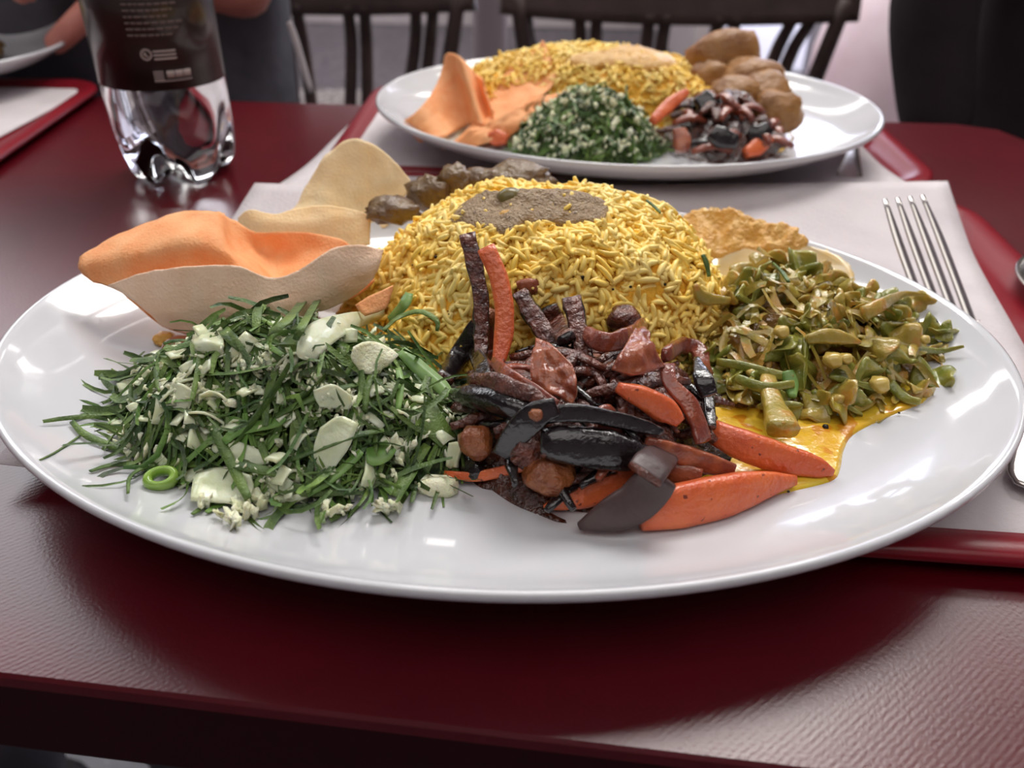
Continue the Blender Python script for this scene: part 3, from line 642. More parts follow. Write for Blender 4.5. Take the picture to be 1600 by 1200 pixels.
papadum([[(372, 340, .352), (392, 328, .354), (430, 336, .354), (470, 326, .356), (520, 324, .356), (560, 330, .354), (578, 336, .350)],
         [(372, 360, .350), (395, 352, .350), (430, 352, .350), (470, 350, .350), (520, 348, .350), (560, 350, .350), (577, 356, .348)],
         [(375, 385, .346), (400, 385, .346), (430, 385, .345), (470, 388, .344), (520, 388, .344), (560, 385, .344), (578, 382, .344)]],
        M['papad_cream'], 'low cream papadum between the orange one and the tall one', amp=0.0012)
papadum([[(556, 478, .262), (580, 462, .264), (614, 446, .268)], [(560, 484, .260), (585, 474, .262), (612, 458, .266)], [(570, 492, .258), (590, 488, .260), (604, 482, .262)]],
        M['papad_orange'], 'small papadum corner poking out between salad and rice', nu=8, nv=8, amp=0.0004)
lump('curried_chickpea', 285, 543, (.0072, .0058, .0048), M['pink_onion'], 'orange brown chickpea tucked under the front papadum', 'chickpea', fs=[PL], lift=.003, amp=.15)
lump('curried_chickpea', 258, 530, (.0042, .004, .003), M['orange_dhal'], 'yellow curry crumb left of the chickpea under the papadum', 'crumb', fs=[PL], lift=.002, amp=.3)

# ------------------------------------------------------------------ eggplant, carrot and onion mix
V, F = MIX.core('c', None, 0.006, jit=0.005, jns=240)
tag(mk('eggplant_mix_base', V, F, M['mix_core']), 'dark sticky sauce and chopped bits under the eggplant strips', 'sauce', kind='stuff')
S3 = [PL, MIX, RICE, GREEN]
def pbar(name, pts, wpx, hpx, m, label, cat, group=None, lift=0.004, lifts=None, Ys=None, sec='box', n=16, twist=0.0, rough=0.12, rs=140, up=None, fs=S3, half=None, taper=(1, 1)):
    if Ys: P = [at_y(x, y, Y) for (x, y), Y in zip(pts, Ys)]
    else: P = [hit(fs, x, y, (lifts[i] if lifts else lift)) for i, (x, y) in enumerate(pts)]
    s = np.linalg.norm(np.mean(P, 0)-CAM)/FPX
    V, F, mi = limb_mesh(P, np.array(wpx)*s, np.array(hpx)*s, n, sec, up, 14, twist, rough, rs, taper, half)
    ms = m if isinstance(m, (list, tuple)) else [m]
    return tag(mk(name, V, F, ms, midx=[i if len(ms) > 1 else 0 for i in mi]), label, cat, group)
GE, GC, GN = 'eggplant pieces in the dark mix', 'carrot sticks in the dark mix', 'onion pieces in the dark mix'
SK = [M['skin_black'], M['flesh']]; FS_ = [M['flesh'], M['skin_black']]
toward = (0, -1, 0.5)
# random filler strips first
for i in range(150):
    q = math.sqrt(random.random())*0.88; x, y = MIX.pt(q, random.random()*2*PI); z = max(MIX.h(x, y), WZ)+random.uniform(-.001, .003); a = random.random()*6.28; l = random.uniform(.006, .013)
    P = [(x-math.cos(a)*l, y-math.sin(a)*l, z-.001), (x+random.gauss(0, .001), y, z+random.uniform(0, .003)), (x+math.cos(a)*l, y+math.sin(a)*l, z-.002)]
    P = [np.array((p[0], p[1], max(p[2], WZ+.0015))) for p in P]
    mm = random.choice(['flesh', 'flesh', 'brown_onion', 'skin_black', 'flesh'])
    V, F, mi = limb_mesh(P, [.002, random.uniform(.003, .0055), .0022], random.uniform(.0016, .003), 9, 'soft', None, 8, random.uniform(-1, 1), .3, 300)
    tag(mk('fried_strip', V, F, M[mm]), 'small fried '+{'flesh': 'brown', 'brown_onion': 'light brown', 'skin_black': 'black'}[mm]+' shred '+where(MIX, x, y, ['at the left of the dark mix beside the salad', 'at the right of the dark mix', 'at the front of the dark mix', 'at the back of the dark mix against the rice', 'in the middle of the dark mix']), 'vegetable', 'fried shreds in the dark mix')
pbar('eggplant_strip', [(730, 366), (741, 410), (752, 470), (752, 530), (750, 570)], (26, 26, 24, 24, 20), (14, 14, 14), FS_, 'tall dark eggplant strip standing behind the upright carrot', 'eggplant', GE, Ys=[.268, .262, .254, .246, .238], up=toward, half=.62, rough=.25, rs=320)
pbar('carrot_stick', [(760, 388), (778, 430), (788, 480), (786, 530), (776, 578)], (30, 30, 30, 30, 18), (22, 22, 20, 18, 12), M['carrot'], 'carrot stick standing upright against the rice', 'carrot', GC, Ys=[.258, .252, .245, .238, .230], up=toward, rough=.08)
pbar('eggplant_strip', [(812, 458), (832, 490), (858, 530), (880, 560)], (26, 30, 30, 24), (18, 20, 20, 16), FS_, 'brown eggplant strip leaning right behind the carrot', 'eggplant', GE, Ys=[.262, .255, .246, .238], up=toward, half=.62, rough=.25, rs=320)
pbar('eggplant_strip', [(893, 466), (905, 520), (915, 580), (928, 645)], (32, 30, 34, 30), (16, 16, 18, 16), FS_, 'dark eggplant strip standing in the centre of the mix', 'eggplant', GE, Ys=[.246, .236, .226, .214], up=toward, half=.62, rough=.25, rs=320)
pbar('eggplant_strip', [(855, 480), (868, 505), (885, 530)], (34, 36, 30), (22, 22, 20), FS_, 'short dark eggplant piece against the rice behind the centre strip', 'eggplant', GE, lift=.008, up=toward)
pbar('eggplant_strip', [(695, 592), (715, 560), (738, 520), (748, 495)], (26, 34, 28, 14), (12, 12, 10), SK, 'black eggplant skin strip leaning between salad and rice', 'eggplant', GE, lift=.008, up=toward)
pbar('eggplant_strip', [(740, 545), (752, 570), (762, 600)], (24, 28, 20), (12, 14, 12), SK, 'small glossy black skin piece below the upright carrot', 'eggplant', GE, lift=.012, up=toward)
pbar('onion_slice', [(750, 492), (760, 520), (770, 560), (790, 590)], (24, 26, 26, 20), (16, 16, 14), M['brown_onion'], 'brown onion strand between carrot and tall eggplant strip', 'onion', GN, lift=.008, up=toward, rough=.3)
psheet('onion_slice', [[(838, 530), (862, 540), (895, 572)], [(828, 575), (862, 580), (902, 600)], [(838, 615), (865, 618), (895, 632)]], .0014, M['pink_onion'], 'large translucent reddish onion slice in the middle of the mix', 'onion', fs=S3, lifts=(.014, .013, .010), group=GN, nu=18, nv=18, amp=.0014)
psheet('onion_slice', [[(992, 515), (1005, 514), (1012, 520)], [(972, 548), (1000, 545), (1024, 548)], [(955, 578), (995, 586), (1036, 572)]], .0016, M['pink_onion'], 'pink triangular onion slice on the upper right of the mix', 'onion', fs=S3, lifts=(.016, .015, .012), group=GN, nu=18, nv=18, amp=.0014)
pbar('onion_slice', [(915, 520), (945, 535), (985, 525), (1005, 505)], (22, 30, 30, 20), (12, 14, 12), M['brown_onion'], 'curved brown onion band behind the pink triangular slice', 'onion', GN, lift=.010, up=toward, rough=.2)
pbar('onion_slice', [(1040, 555), (1065, 540), (1090, 545), (1100, 575), (1110, 600)], (20, 26, 26, 24, 18), (12, 14, 12), M['brown_onion'], 'brown onion strand curling over at the right shoulder of the mix', 'onion', GN, lift=.012, up=toward, rough=.3)
pbar('onion_slice', [(1042, 570), (1048, 600), (1075, 630), (1090, 660), (1100, 690)], (26, 24, 30, 30, 40), (10, 10, 12, 10), M['brown_onion'], 'long twisted brown onion strand running down the right side', 'onion', GN, lift=.012, up=toward, rough=.25, twist=.8)
pbar('eggplant_strip', [(1088, 560), (1098, 590), (1108, 618)], (10, 28, 26), (8, 12, 12), SK, 'small glossy black skin fold at the right of the mix', 'eggplant', GE, lift=.015, up=toward)
pbar('eggplant_strip', [(1105, 600), (1108, 640), (1112, 668)], (16, 18, 14), (10, 12, 10), SK, 'narrow black skin strip below the glossy fold', 'eggplant', GE, lift=.011, up=toward)
pbar('carrot_stick', [(965, 605), (1000, 620), (1040, 640), (1062, 660)], (16, 34, 40, 20), (16, 26, 26, 16), M['carrot'], 'short red carrot piece half buried right of the centre', 'carrot', GC, lift=.010, up=toward)
pbar('onion_slice', [(770, 565), (800, 590), (835, 612), (870, 632)], (18, 24, 22, 16), (8, 10, 8), M['brown_onion'], 'thin brown onion strand above the curved black piece', 'onion', GN, lift=.012, up=toward, rough=.2)
pbar('eggplant_strip', [(715, 618), (750, 622), (800, 638), (850, 655)], (36, 48, 46, 30), (26, 34, 34, 24), SK, 'thick black eggplant piece with brown flesh at the left', 'eggplant', GE, lift=.010, up=(0, -1.0, -.25), sec='soft', half=-.55)
pbar('eggplant_strip', [(735, 594), (780, 598), (830, 618), (870, 640)], (22, 30, 26, 10), (14, 16, 12), M['flesh'], 'brown eggplant flesh wedge along the top of the thick black piece', 'eggplant', GE, lift=.014, up=toward, sec='soft', rough=.3)
pbar('eggplant_strip', [(850, 650), (900, 645), (960, 655), (1010, 668), (1035, 675)], (26, 28, 26, 22, 12), (12, 12, 12), SK, 'long black skin strip across the middle of the mix', 'eggplant', GE, lift=.015, up=toward)
pbar('eggplant_piece', [(848, 690), (880, 692), (930, 700), (980, 708), (1012, 705)], (44, 60, 66, 56, 22), (36, 46, 46, 40, 18), SK, 'biggest glossy black eggplant piece at the front of the mix', 'eggplant', GE, lift=.011, up=(0, -1, .6), sec='soft', half=-.5)
pbar('eggplant_strip', [(786, 712), (806, 680), (836, 650), (870, 636)], (38, 42, 44, 30), (9, 10, 10), SK, 'flat black skin piece crossing over the front left', 'eggplant', GE, lifts=[.010, .015, .018, .018], up=toward)
lump('nut', 838, 648, (.0021, .0018, .0018), M['pea'], 'tiny brown nut on the flat black skin piece', 'nut', fs=S3, lift=.0215)
lump('fried_chickpea', 745, 690, (.0054, .005, .0056), M['pea'], 'round golden brown fried chickpea at the left front of the mix', 'chickpea', fs=S3, lift=.006, amp=.2)
lump('fried_chickpea', 757, 495, (.0046, .0042, .004), M['pea'], 'small brown fried chickpea beside the upright carrot', 'chickpea', fs=S3, lift=.010, amp=.2, seed=4)
lump('fried_chickpea', 858, 742, (.007, .006, .006), M['pea'], 'crusty brown fried lump at the front behind the thin carrot shaving', 'chickpea', fs=S3, lift=.004, amp=.35, seed=9)
lump('fried_chickpea', 828, 700, (.007, .006, .006), M['flesh'], 'dark brown fried lump under the flat black skin piece', 'chickpea', fs=S3, lift=.003, amp=.35, seed=14)
pbar('eggplant_strip', [(815, 752), (840, 762), (872, 760)], (22, 28, 16), (14, 16, 12), SK, 'black eggplant end resting on the plate under the carrot shaving', 'eggplant', GE, fs=[PL], lift=.003, up=toward)
pbar('eggplant_strip', [(725, 715), (740, 735), (755, 738)], (24, 30, 20), (14, 16, 12), SK, 'black eggplant end beneath the round chickpea', 'eggplant', GE, fs=[PL], lift=.005, up=toward)
pbar('carrot_stick', [(695, 740), (740, 745), (790, 735), (840, 724), (878, 736)], (10, 16, 18, 18, 10), (8, 9, 8), M['carrot'], 'thin curling carrot shaving at the left front of the mix', 'carrot', GC, fs=[PL], lifts=[.003, .004, .006, .011, .010], up=toward)
pbar('onion_slice', [(1010, 690), (1050, 705), (1100, 722), (1145, 736)], (16, 30, 34, 24), (12, 18, 20, 14), M['pink_onion'], 'pinkish red onion strip lying above the big carrot', 'onion', GN, fs=[PL, MIX], lifts=[.012, .010, .009, .008], up=toward)
pbar('carrot_stick', [(1112, 672), (1160, 696), (1220, 716), (1270, 728), (1302, 738)], (34, 46, 44, 34, 10), (26, 30, 28, 22, 8), M['carrot'], 'pointed carrot stick ending in the yellow gravy', 'carrot', GC, fs=[PL], lifts=[.012, .010, .006, .004, .002], up=toward)
pbar('carrot_stick', [(1242, 750), (1190, 758), (1130, 775), (1060, 790), (1000, 800)], (16, 44, 64, 66, 56), (12, 26, 34, 32, 26), M['carrot'], 'largest carrot wedge at the front right of the mix', 'carrot', GC, fs=[PL], lifts=[.003, .005, .006, .006, .006], up=toward, rough=.06)
pbar('carrot_stick', [(850, 793), (885, 780), (925, 762), (970, 750), (1000, 745)], (8, 34, 52, 50, 30), (8, 20, 26, 26, 18), M['carrot'], 'chunky carrot piece behind the folded grey eggplant skin', 'carrot', GC, fs=[PL], lifts=[.002, .004, .007, .009, .010], up=toward, rough=.2)
pbar('onion_slice', [(1030, 730), (1060, 735), (1095, 745)], (36, 40, 24), (20, 24, 16), M['pink_onion'], 'red stewed onion lump behind the largest carrot wedge', 'onion', GN, fs=[PL], lift=.010, up=toward, rough=.3)
ge = pbar('eggplant_skin_fold', [(905, 822), (950, 806), (990, 788), (1016, 762), (1032, 745)], (12, 52, 66, 66, 56), (12, 12, 13, 13), M['skin_grey'], 'matte purple grey eggplant skin folded over the front carrot', 'eggplant', GE, fs=[PL], lifts=[.003, .007, .010, .015, .019], up=toward, rough=.05)
pbar('eggplant_strip', [(1008, 742), (1024, 722), (1040, 708)], (58, 58, 46), (16, 18, 14), [M['skin_grey'], M['flesh']], 'glossy top of the folded grey eggplant skin', 'eggplant', GE, fs=[PL], lifts=[.020, .020, .016], up=(0, -.6, 1))
psheet('onion_slice', [[(925, 640), (950, 632), (968, 650)], [(930, 655), (950, 655), (972, 668)], [(935, 668), (955, 672), (970, 680)]], .0010, M['brown_onion'], 'thin wet onion skin right of the centre strip', 'onion', fs=S3, lifts=(.010, .010, .008), group=GN)
lump('red_onion_bit', 826, 448, (.0052, .003, .0035), M['pink_onion'], 'pale pink onion square lodged in the rice', 'onion', fs=S3, lift=.001, amp=.2)
lump('brown_bit', 975, 500, (.007, .005, .005), M['flesh'], 'dark brown fried bit at the foot of the rice', 'eggplant', fs=S3, lift=.006, amp=.35, seed=3)

# ------------------------------------------------------------------ yellow gravy and green curry
pool = [at_z(x, y, WZ)[:2] for x, y in ((1080, 610), (1150, 590), (1300, 570), (1420, 590), (1445, 615), (1440, 640), (1390, 655), (1335, 680), (1318, 705), (1312, 735), (1300, 755), (1250, 768), (1200, 776), (1120, 770), (1060, 730), (1040, 670))]
o = blob('yellow_gravy', pool, PL.h, 0.0011, M['gravy'], center=at_z(1210, 680, WZ)[:2], nr=12, amp=0.0003, ns=150); tag(o, 'pool of oily yellow gravy beside the carrot tips', 'gravy')
back_pool = [at_z(x, y+10, WZ+.003)[:2] for x, y in ((1120, 392), (1180, 388), (1240, 405), (1300, 425), (1330, 450), (1300, 470), (1220, 460), (1130, 440))]
o = blob('pale_gravy', back_pool, PL.h, 0.0004, M['pale_gravy'], nr=12, edge=1.5); tag(o, 'pale coconut gravy smeared behind the green curry', 'gravy')
dh = [at_z(x, y, WZ+.004)[:2] for x, y in ((1060, 372), (1090, 362), (1150, 366), (1205, 385), (1250, 402), (1252, 418), (1215, 420), (1150, 408), (1085, 400))]
o = blob('orange_dhal', dh, PL.h, 0.0032, M['orange_dhal'], nr=26, amp=0.0042, ns=110, edge=.9); tag(o, 'lumpy orange dhal between the rice and the far rim', 'dhal')
V, F = CURRY.core('c', None, 0.006, jit=0.005, jns=200)
tag(mk('green_curry_base', V, F, M['curry_core']), 'thick olive and orange gravy under the green curry pieces', 'curry', kind='stuff')
def winged(R, L, k=4, seed=0):
    """a slice of winged bean: a four-winged star section, wings frilled, cut at a slant"""
    ns = k*6; V = []; F = []; rings = 6; rnd = random.Random(seed); wl = [rnd.uniform(.65, 1.25) for _ in range(k)]
    for i in range(rings):
        t = i/(rings-1)-0.5
        for j in range(ns):
            a = 2*PI*j/ns; ph = (j % 6)/6*2*PI; w = wl[(j//6) % k]*(1-(j % 6)/6)+wl[(j//6+1) % k]*((j % 6)/6)
            rr = R*(0.16+0.84*w*(0.5+0.5*math.cos(ph))**2.6)
            rr *= 1+0.15*fbm(math.cos(a)*2+seed, math.sin(a)*2, t*3)
            tw = t*1.2+(rr/R)*0.35*math.sin(t*9+seed)
            z = t*L+rr*0.55*math.sin(a+seed)
            V.append((rr*math.cos(a+tw), rr*math.sin(a+tw), z))
    for i in range(rings-1):
        for j in range(ns): F.append([i*ns+j, i*ns+(j+1) % ns, (i+1)*ns+(j+1) % ns, (i+1)*ns+j])
    V.append((0, 0, -L/2*.8)); V.append((0, 0, L/2*.8)); c0, c1 = rings*ns, rings*ns+1
    for j in range(ns): F.append([c0, (j+1) % ns, j]); F.append([c1, (rings-1)*ns+j, (rings-1)*ns+(j+1) % ns])
    return np.array(V), F
wm = []
for s in range(9):
    V, F = winged(random.uniform(.0075, .0105), random.uniform(.005, .011), random.choice((3, 4, 4)), s*2.3)
    me = bpy.data.meshes.new('bean_slice'); me.from_pydata(V.tolist(), [], F); me.polygons.foreach_set('use_smooth', np.ones(len(F), bool)); wm.append(me)
    me.materials.append(M['winged'] if s % 3 else M['winged_green'])
def slice_at(p, sc, me, rot, label, group='winged bean slices in the green curry'):
    o = bpy.data.objects.new('bean_slice', me); col.objects.link(o); o.location = p; o.rotation_euler = rot; o.scale = (sc, sc, sc)
    subsurf(o, 1); return tag(o, label, 'vegetable', group)
LBW = 'olive green winged bean slice '
i = 0
for _ in range(95):
    q = math.sqrt(random.random())*0.98; x, y = CURRY.pt(q, random.random()*2*PI); z = max(CURRY.h(x, y), WZ+.002)+random.uniform(-.001, .0025)
    slice_at((x, y, z), random.uniform(.8, 1.35), wm[i % 9], (random.random()*6.28, random.random()*6.28, random.random()*6.28), LBW+where(CURRY, x, y, ['where the curry meets the rice and eggplant', 'at the right end of the green curry', 'at the front of the green curry by the gravy', 'at the back of the green curry', 'in the middle of the green curry'])); i += 1
for x, y, s, lab in ((1435, 470, .9, 'bean slice with a stalk pointing up at the upper right of the curry'), (1475, 520, .7, 'bean slice at the far right tip of the curry'), (1285, 430, .9, 'bean slice with a hooked tip at the top of the curry'), (1135, 470, .9, 'bean slice nearest the rice'), (1215, 640, 1.0, 'bean slice standing in the gravy at the front of the curry'), (1435, 610, .7, 'bean slice at the lower right corner of the curry')):
    slice_at(hit([PL, CURRY], x, y, .004), s, wm[i % 9], (random.random()*6.28, random.random()*6.28, random.random()*6.28), lab); i += 1
S4 = [PL, CURRY, RICE]
tag(mk('curried_shreds', *merge([rand_strip(CURRY, (.006, .016), (.0012, .0034), 1.0, (0, .004)) for _ in range(330)]), M['winged']), 'tangle of thin olive shreds between the bean slices in the curry', 'curry', kind='stuff')
GS = 'stalks and tendrils in the green curry'
def stalk(pts, w, m, lab, lift=.004, lifts=None, h=None): pbar('bean_stalk', pts, w, h or [a*.6 for a in w], M[m], lab, 'stalk', GS, fs=S4, lift=lift, lifts=lifts, up=toward, sec='soft', rough=.15)
stalk([(1350, 490), (1380, 475), (1410, 460), (1443, 460)], (22, 18, 10, 4), 'winged', 'tapering stalk pointing to the right rim at the top of the curry', .010)
stalk([(1420, 545), (1470, 548), (1506, 541)], (12, 8, 4), 'winged_green', 'thin tendril reaching furthest right', .004)
stalk([(1200, 590), (1208, 630), (1225, 672)], (26, 34, 48), 'winged', 'pale green stem stub flaring onto the plate at the curry front', .010)
stalk([(1150, 590), (1190, 605), (1240, 600)], (14, 16, 12), 'winged_green', 'glossy green stem bridging the front of the curry', .012)
stalk([(1260, 530), (1300, 525), (1345, 535)], (12, 24, 6), 'winged', 'curved leaf-like stem in the middle of the curry', .008)
stalk([(1120, 565), (1160, 572), (1210, 585), (1240, 590)], (12, 14, 16, 10), 'winged_green', 'long green stem lying low beside the eggplant', .009)
stalk([(1230, 580), (1235, 600), (1238, 620)], (18, 22, 12), 'leaf_light', 'bright green pod end in the curry', .009)
stalk([(1085, 445), (1100, 465), (1140, 470)], (8, 20, 12), 'winged', 'curled stem touching the rice', .008)
stalk([(1270, 610), (1290, 630), (1298, 648)], (8, 12, 6), 'winged_green', 'dark tendril dangling into the gravy', .004)
stalk([(1390, 600), (1415, 622), (1438, 628)], (16, 14, 10), 'winged_green', 'stem end dipping into the gravy on the right', .003)
stalk([(1098, 398), (1104, 412), (1108, 432)], (6, 8, 6), 'leaf', 'upright leaf sliver where rice meets curry', .010)
stalk([(1205, 408), (1222, 425), (1232, 440)], (5, 7, 5), 'leaf', 'thin green sliver at the back of the curry', .008)
M['garlic'] = mat('pale_garlic_bit', S(206, 180, 96), S(190, 160, 74), rough=.3, scale=200, coat=.5)
for k, (x, y, r) in enumerate(((1222, 518, .0028), (1302, 562, .0034), (1175, 582, .002), (1322, 560, .0024), (1445, 530, .002), (1375, 600, .0035))):
    lump('garlic_bit', x, y, (r, r, r*.8), M['garlic'], ['pale garlic bit in the upper middle of the curry', 'largest pale garlic bit in the centre of the curry', 'tiny yellow garlic bit near the eggplant', 'garlic bit right beside the largest one', 'pale garlic bit at the right end of the curry', 'orange tinted garlic lump above the gravy'][k], 'garlic', fs=S4, lift=.008, group='garlic bits in the curry')
lump('mustard_seed', 1290, 667, (.0011, .0011, .0010), M['seed'], 'single black mustard seed floating on the yellow gravy', 'seed', fs=[PL], lift=.0014, n=2)
for k, (x, y) in enumerate(((1182, 626), (1232, 768), (1340, 640), (1405, 645))):
    lump('mustard_seed', x, y, (.0005, .0005, .0004), M['seed'], ['tiny dark seed on the gravy by the bean stems', 'tiny dark seed at the front lip of the gravy', 'tiny dark seed behind the single large seed', 'tiny dark seed at the right end of the gravy'][k], 'seed', fs=[PL], lift=.0014, n=1)

# ------------------------------------------------------------------ paper liners, cutlery
def paper(grid, label, th=.0004, amp=.0008):
    V, F = sheet_mesh(grid, 30, 44, th, amp, 18); return tag(mk('tray_liner', V, F, M['paper']), label, 'paper', 'white paper tray liners')
Z = TZ+0.0046
def pz(x, y, dz=0): return np.array(at_z(x, y, Z+dz))
# near liner: visible at the lower right, the right side and behind the plate
def gridpaper(corners, z, n=5, m=6, curl=None):
    (a, b, c, d) = [np.array(q) for q in corners]; g = []
    for i in range(n):
        u = i/(n-1); row = []
        for j in range(m):
            v = j/(m-1); p = (a*(1-v)+b*v)*(1-u)+(d*(1-v)+c*v)*u; zz = z+(curl(u, v) if curl else 0); row.append((p[0], p[1], zz))
        g.append(row)
    return g
paper(gridpaper([tuple(at_z(-6, 742, Z)[:2]), (0.190, 0.181), (0.252, 0.474), (-0.142, 0.436)], Z+.0011, curl=lambda u, v: 0.012*max(0, u-.72)/.28+.0115*max(0, 0.10-u)/.10*0+.004*max(0, .15-v)/.15), 'crumpled white paper liner under the foreground plate', amp=.0002)
paper(gridpaper([(-0.140, 0.452), (0.236, 0.486), (0.244, 0.690), (-0.110, 0.690)], Z+.0016, curl=lambda u, v: 0.005*max(0, .25-u)/.25), 'white paper liner under the plate at the back', amp=.0002)
def fork(name, tip, end, z, label, width=.024, lift=0.0):
    tip = np.array((*tip, z)[:3], float); end = np.array((*end, z)[:3], float); d = end-tip; L = np.linalg.norm(d); d /= L; s = np.cross(d, (0, 0, 1.0)); up = np.array((0, 0, 1.0))
    root = empty(name, tuple((tip+end)/2), label, 'fork', 'steel forks')
    def pt(t, o, h): return tip+d*t*L+s*o+up*(h+max(0, t-.36)*L*lift)
    for k in range(4):
        o = (k-1.5)*width/4*1.05
        V, F, mi = limb_mesh([pt(0, o*.92, .003), pt(.10, o, .0025), pt(.22, o, .0020), pt(.33, o*.97, .0018)], [.0022, .0042, .0046, .0050], [.0014, .0018, .002], 12, 'soft', (0, 0, 1), 10)
        child('tine', V, F, M['steel'], root)
    V, F, mi = limb_mesh([pt(.315, 0, .0018), pt(.37, 0, .0015), pt(.43, 0, .002), pt(.48, 0, .004)], [width*.94, width*.95, width*.6, .008], [.0017, .0018, .002, .003], 14, 'soft', (0, 0, 1), 14)
    child('neck', V, F, M['steel'], root)
    V, F, mi = limb_mesh([pt(.46, 0, .0035), pt(.58, 0, .004), pt(.78, 0, .003), pt(.97, 0, .001), pt(1, 0, .0008)], [.007, .006, .010, .016, .008], [.003, .0028, .0022, .002], 18, 'soft', (0, 0, 1), 12)
    child('handle', V, F, M['steel'], root)
ft = at_z(1409, 318, .793); fn = at_z(1456, 440, .768); fd = (fn-ft)/np.linalg.norm(fn-ft)
fork('fork', tuple(ft), tuple(ft+fd*.20), 0, 'steel fork with its tines up behind the right rim of the foreground plate', .036, -fd[2]*1.0)
def spoon(tip, end, z, label):
    tip = np.array((*tip, z)); end = np.array((*end, z)); d = end-tip; L = np.linalg.norm(d); d /= L; s = np.cross(d, (0, 0, 1.0)); up = np.array((0, 0, 1.0))
    root = empty('spoon', tuple((tip+end)/2), label, 'spoon')
    def pt(t, o, h): return tip+d*t*L+s*o+up*h
    rows = []
    for i in range(7):
        u = i/6; wv = .020*math.sin(PI*(.06+.88*u))**.6
        rows.append([pt(.30*u, wv*(j/3-1), .006-.006*(1-(j/3-1)**2)*math.sin(PI*u)) for j in range(7)])
    child('bowl', *sheet_mesh(rows, 18, 14, .0012), M['steel'], root)
    V, F, mi = limb_mesh([pt(.29, 0, .006), pt(.45, 0, .010), pt(.75, 0, .008), pt(.95, 0, .003), pt(1, 0, .002)], [.008, .006, .012, .019, .013], [.003, .003, .0024, .0022], 18, 'soft', (0, 0, 1), 12)
    child('handle', V, F, M['steel'], root)
spoon((0.274, 0.385), (0.169, 0.206), Z+.003, 'steel spoon whose wide handle end shows at the lower right of the plate')
fork('fork', (0.262, 0.655), (0.205, 0.500), Z+.003, 'steel fork lying under the right rim of the back plate')

# ------------------------------------------------------------------ food on the back plate
W2 = PL2.z+.0082
R2 = Heap(W2, (0.050, 0.608), .105, .064, .040, 2.8, 0, .05, 30)
Gr2 = Heap(W2, (0.043, 0.518), .048, .040, .030, 2.2, 0, .2, 40)
X2 = Heap(W2, (0.130, 0.530), .042, .044, .026, 2.2, 0.2, .25, 50)
ALL2 = [PL2, R2, Gr2, X2]
V, F = R2.core('c', None, 0.0016, jit=0.001); cn = len(F); V, F = merge([(V, F), grains(R2, 3200, (.006, .008), .0011, 4)])
tag(mk('rice_mound', V, F, [M['rice'], M['rice_core']], midx=[1]*cn+[0]*(len(F)-cn)), 'mound of yellow rice on the plate at the back', 'rice', kind='stuff')
tout = [hit([R2, PL2], x, y)[:2] for x, y in ((880, 100), (930, 86), (1000, 80), (1050, 90), (1060, 108), (1010, 112), (960, 104), (910, 108))]
tag(blob('brown_curry', tout, lambda x, y: max(R2.h(x, y), W2), .002, M['orange_dhal'], amp=.002, ns=200, nr=8, lift=.0006), 'brownish curry drizzled over the rice on the back plate', 'curry')
V, F = Gr2.core('c', None, 0.003, jit=.003, jns=200)
tag(mk('leaf_salad_base', V, F, M['leaf_core']), 'chopped wet leaves inside the salad heap on the back plate', 'salad', kind='stuff')
tag(mk('shredded_leaves', *merge([rand_strip(Gr2, (.006, .018), (.001, .0026), 1.0) for _ in range(800)]), M['leaf']), 'heap of shredded green leaves on the back plate', 'salad', kind='stuff')
tag(mk('grated_coconut', *merge([flake(Gr2, (.0008, .0024), (.001, .005)) for _ in range(520)]), M['coconut']), 'grated coconut over the leaf salad on the back plate', 'coconut', kind='stuff')
V, F = X2.core('c', None, 0.004, jit=.004, jns=200)
tag(mk('eggplant_mix_base', V, F, M['mix_core']), 'dark sauce under the eggplant mix on the back plate', 'sauce', kind='stuff')
for i in range(60):
    q = math.sqrt(random.random())*.95; x, y = X2.pt(q, random.random()*6.28); z = max(X2.h(x, y), W2)+random.uniform(0, .004); a = random.random()*6.28; l = random.uniform(.006, .012)
    P = [np.array((x-math.cos(a)*l, y-math.sin(a)*l, max(z-.002, W2+.002))), np.array((x, y, z+.002)), np.array((x+math.cos(a)*l, y+math.sin(a)*l, max(z-.002, W2+.002)))]
    V, F, mi = limb_mesh(P, [.003, .006, .003], .003, 8, 'soft', None, 8, 0, .3, 300)
    tag(mk('fried_strip', V, F, M[random.choice(['flesh', 'skin_black', 'brown_onion', 'brown_onion', 'flesh'])]), 'dark fried strip '+where(X2, x, y, ['beside the leaf salad of the back plate', 'at the right of the mix on the back plate', 'at the front of the mix on the back plate', 'below the potatoes on the back plate', 'in the middle of the mix on the back plate']), 'vegetable', 'fried strips on the back plate')
B2 = 'potato pieces on the back plate'
for k, (x, y, Y, r, lab) in enumerate(((1135, 100, .615, (.027, .020, .024), 'largest brown curried potato at the back right of the back plate'), (1172, 130, .590, (.022, .018, .018), 'brown curried potato leaning on the largest one'), (1212, 178, .545, (.017, .014, .015), 'brown curried potato nearest the right side of the mix'), (1110, 120, .600, (.016, .014, .012), 'smaller curried potato touching the back rice'), (1195, 150, .565, (.018, .015, .015), 'curried potato between the leaning one and the right one'), (1150, 150, .560, (.017, .014, .013), 'curried potato sunk into the dark mix'))):
    c = at_y(x, y, Y); V, F = lump_mesh(c, r, 3, .22, 1.6, None, k*4); tag(mk('potato_piece', V, F, M['potato']), lab, 'potato', B2)
def bar2(name, pts, w, h, m, lab, cat, Ys): pbar(name, pts, w, h, m, lab, cat, Ys=Ys, up=toward, rough=.15)
bar2('chilli_strip', [(1020, 190), (1045, 165), (1072, 145)], (14, 20, 12), (10, 12), M['carrot'], 'red pepper strip between rice and mix on the back plate', 'pepper', [.505, .520, .535])
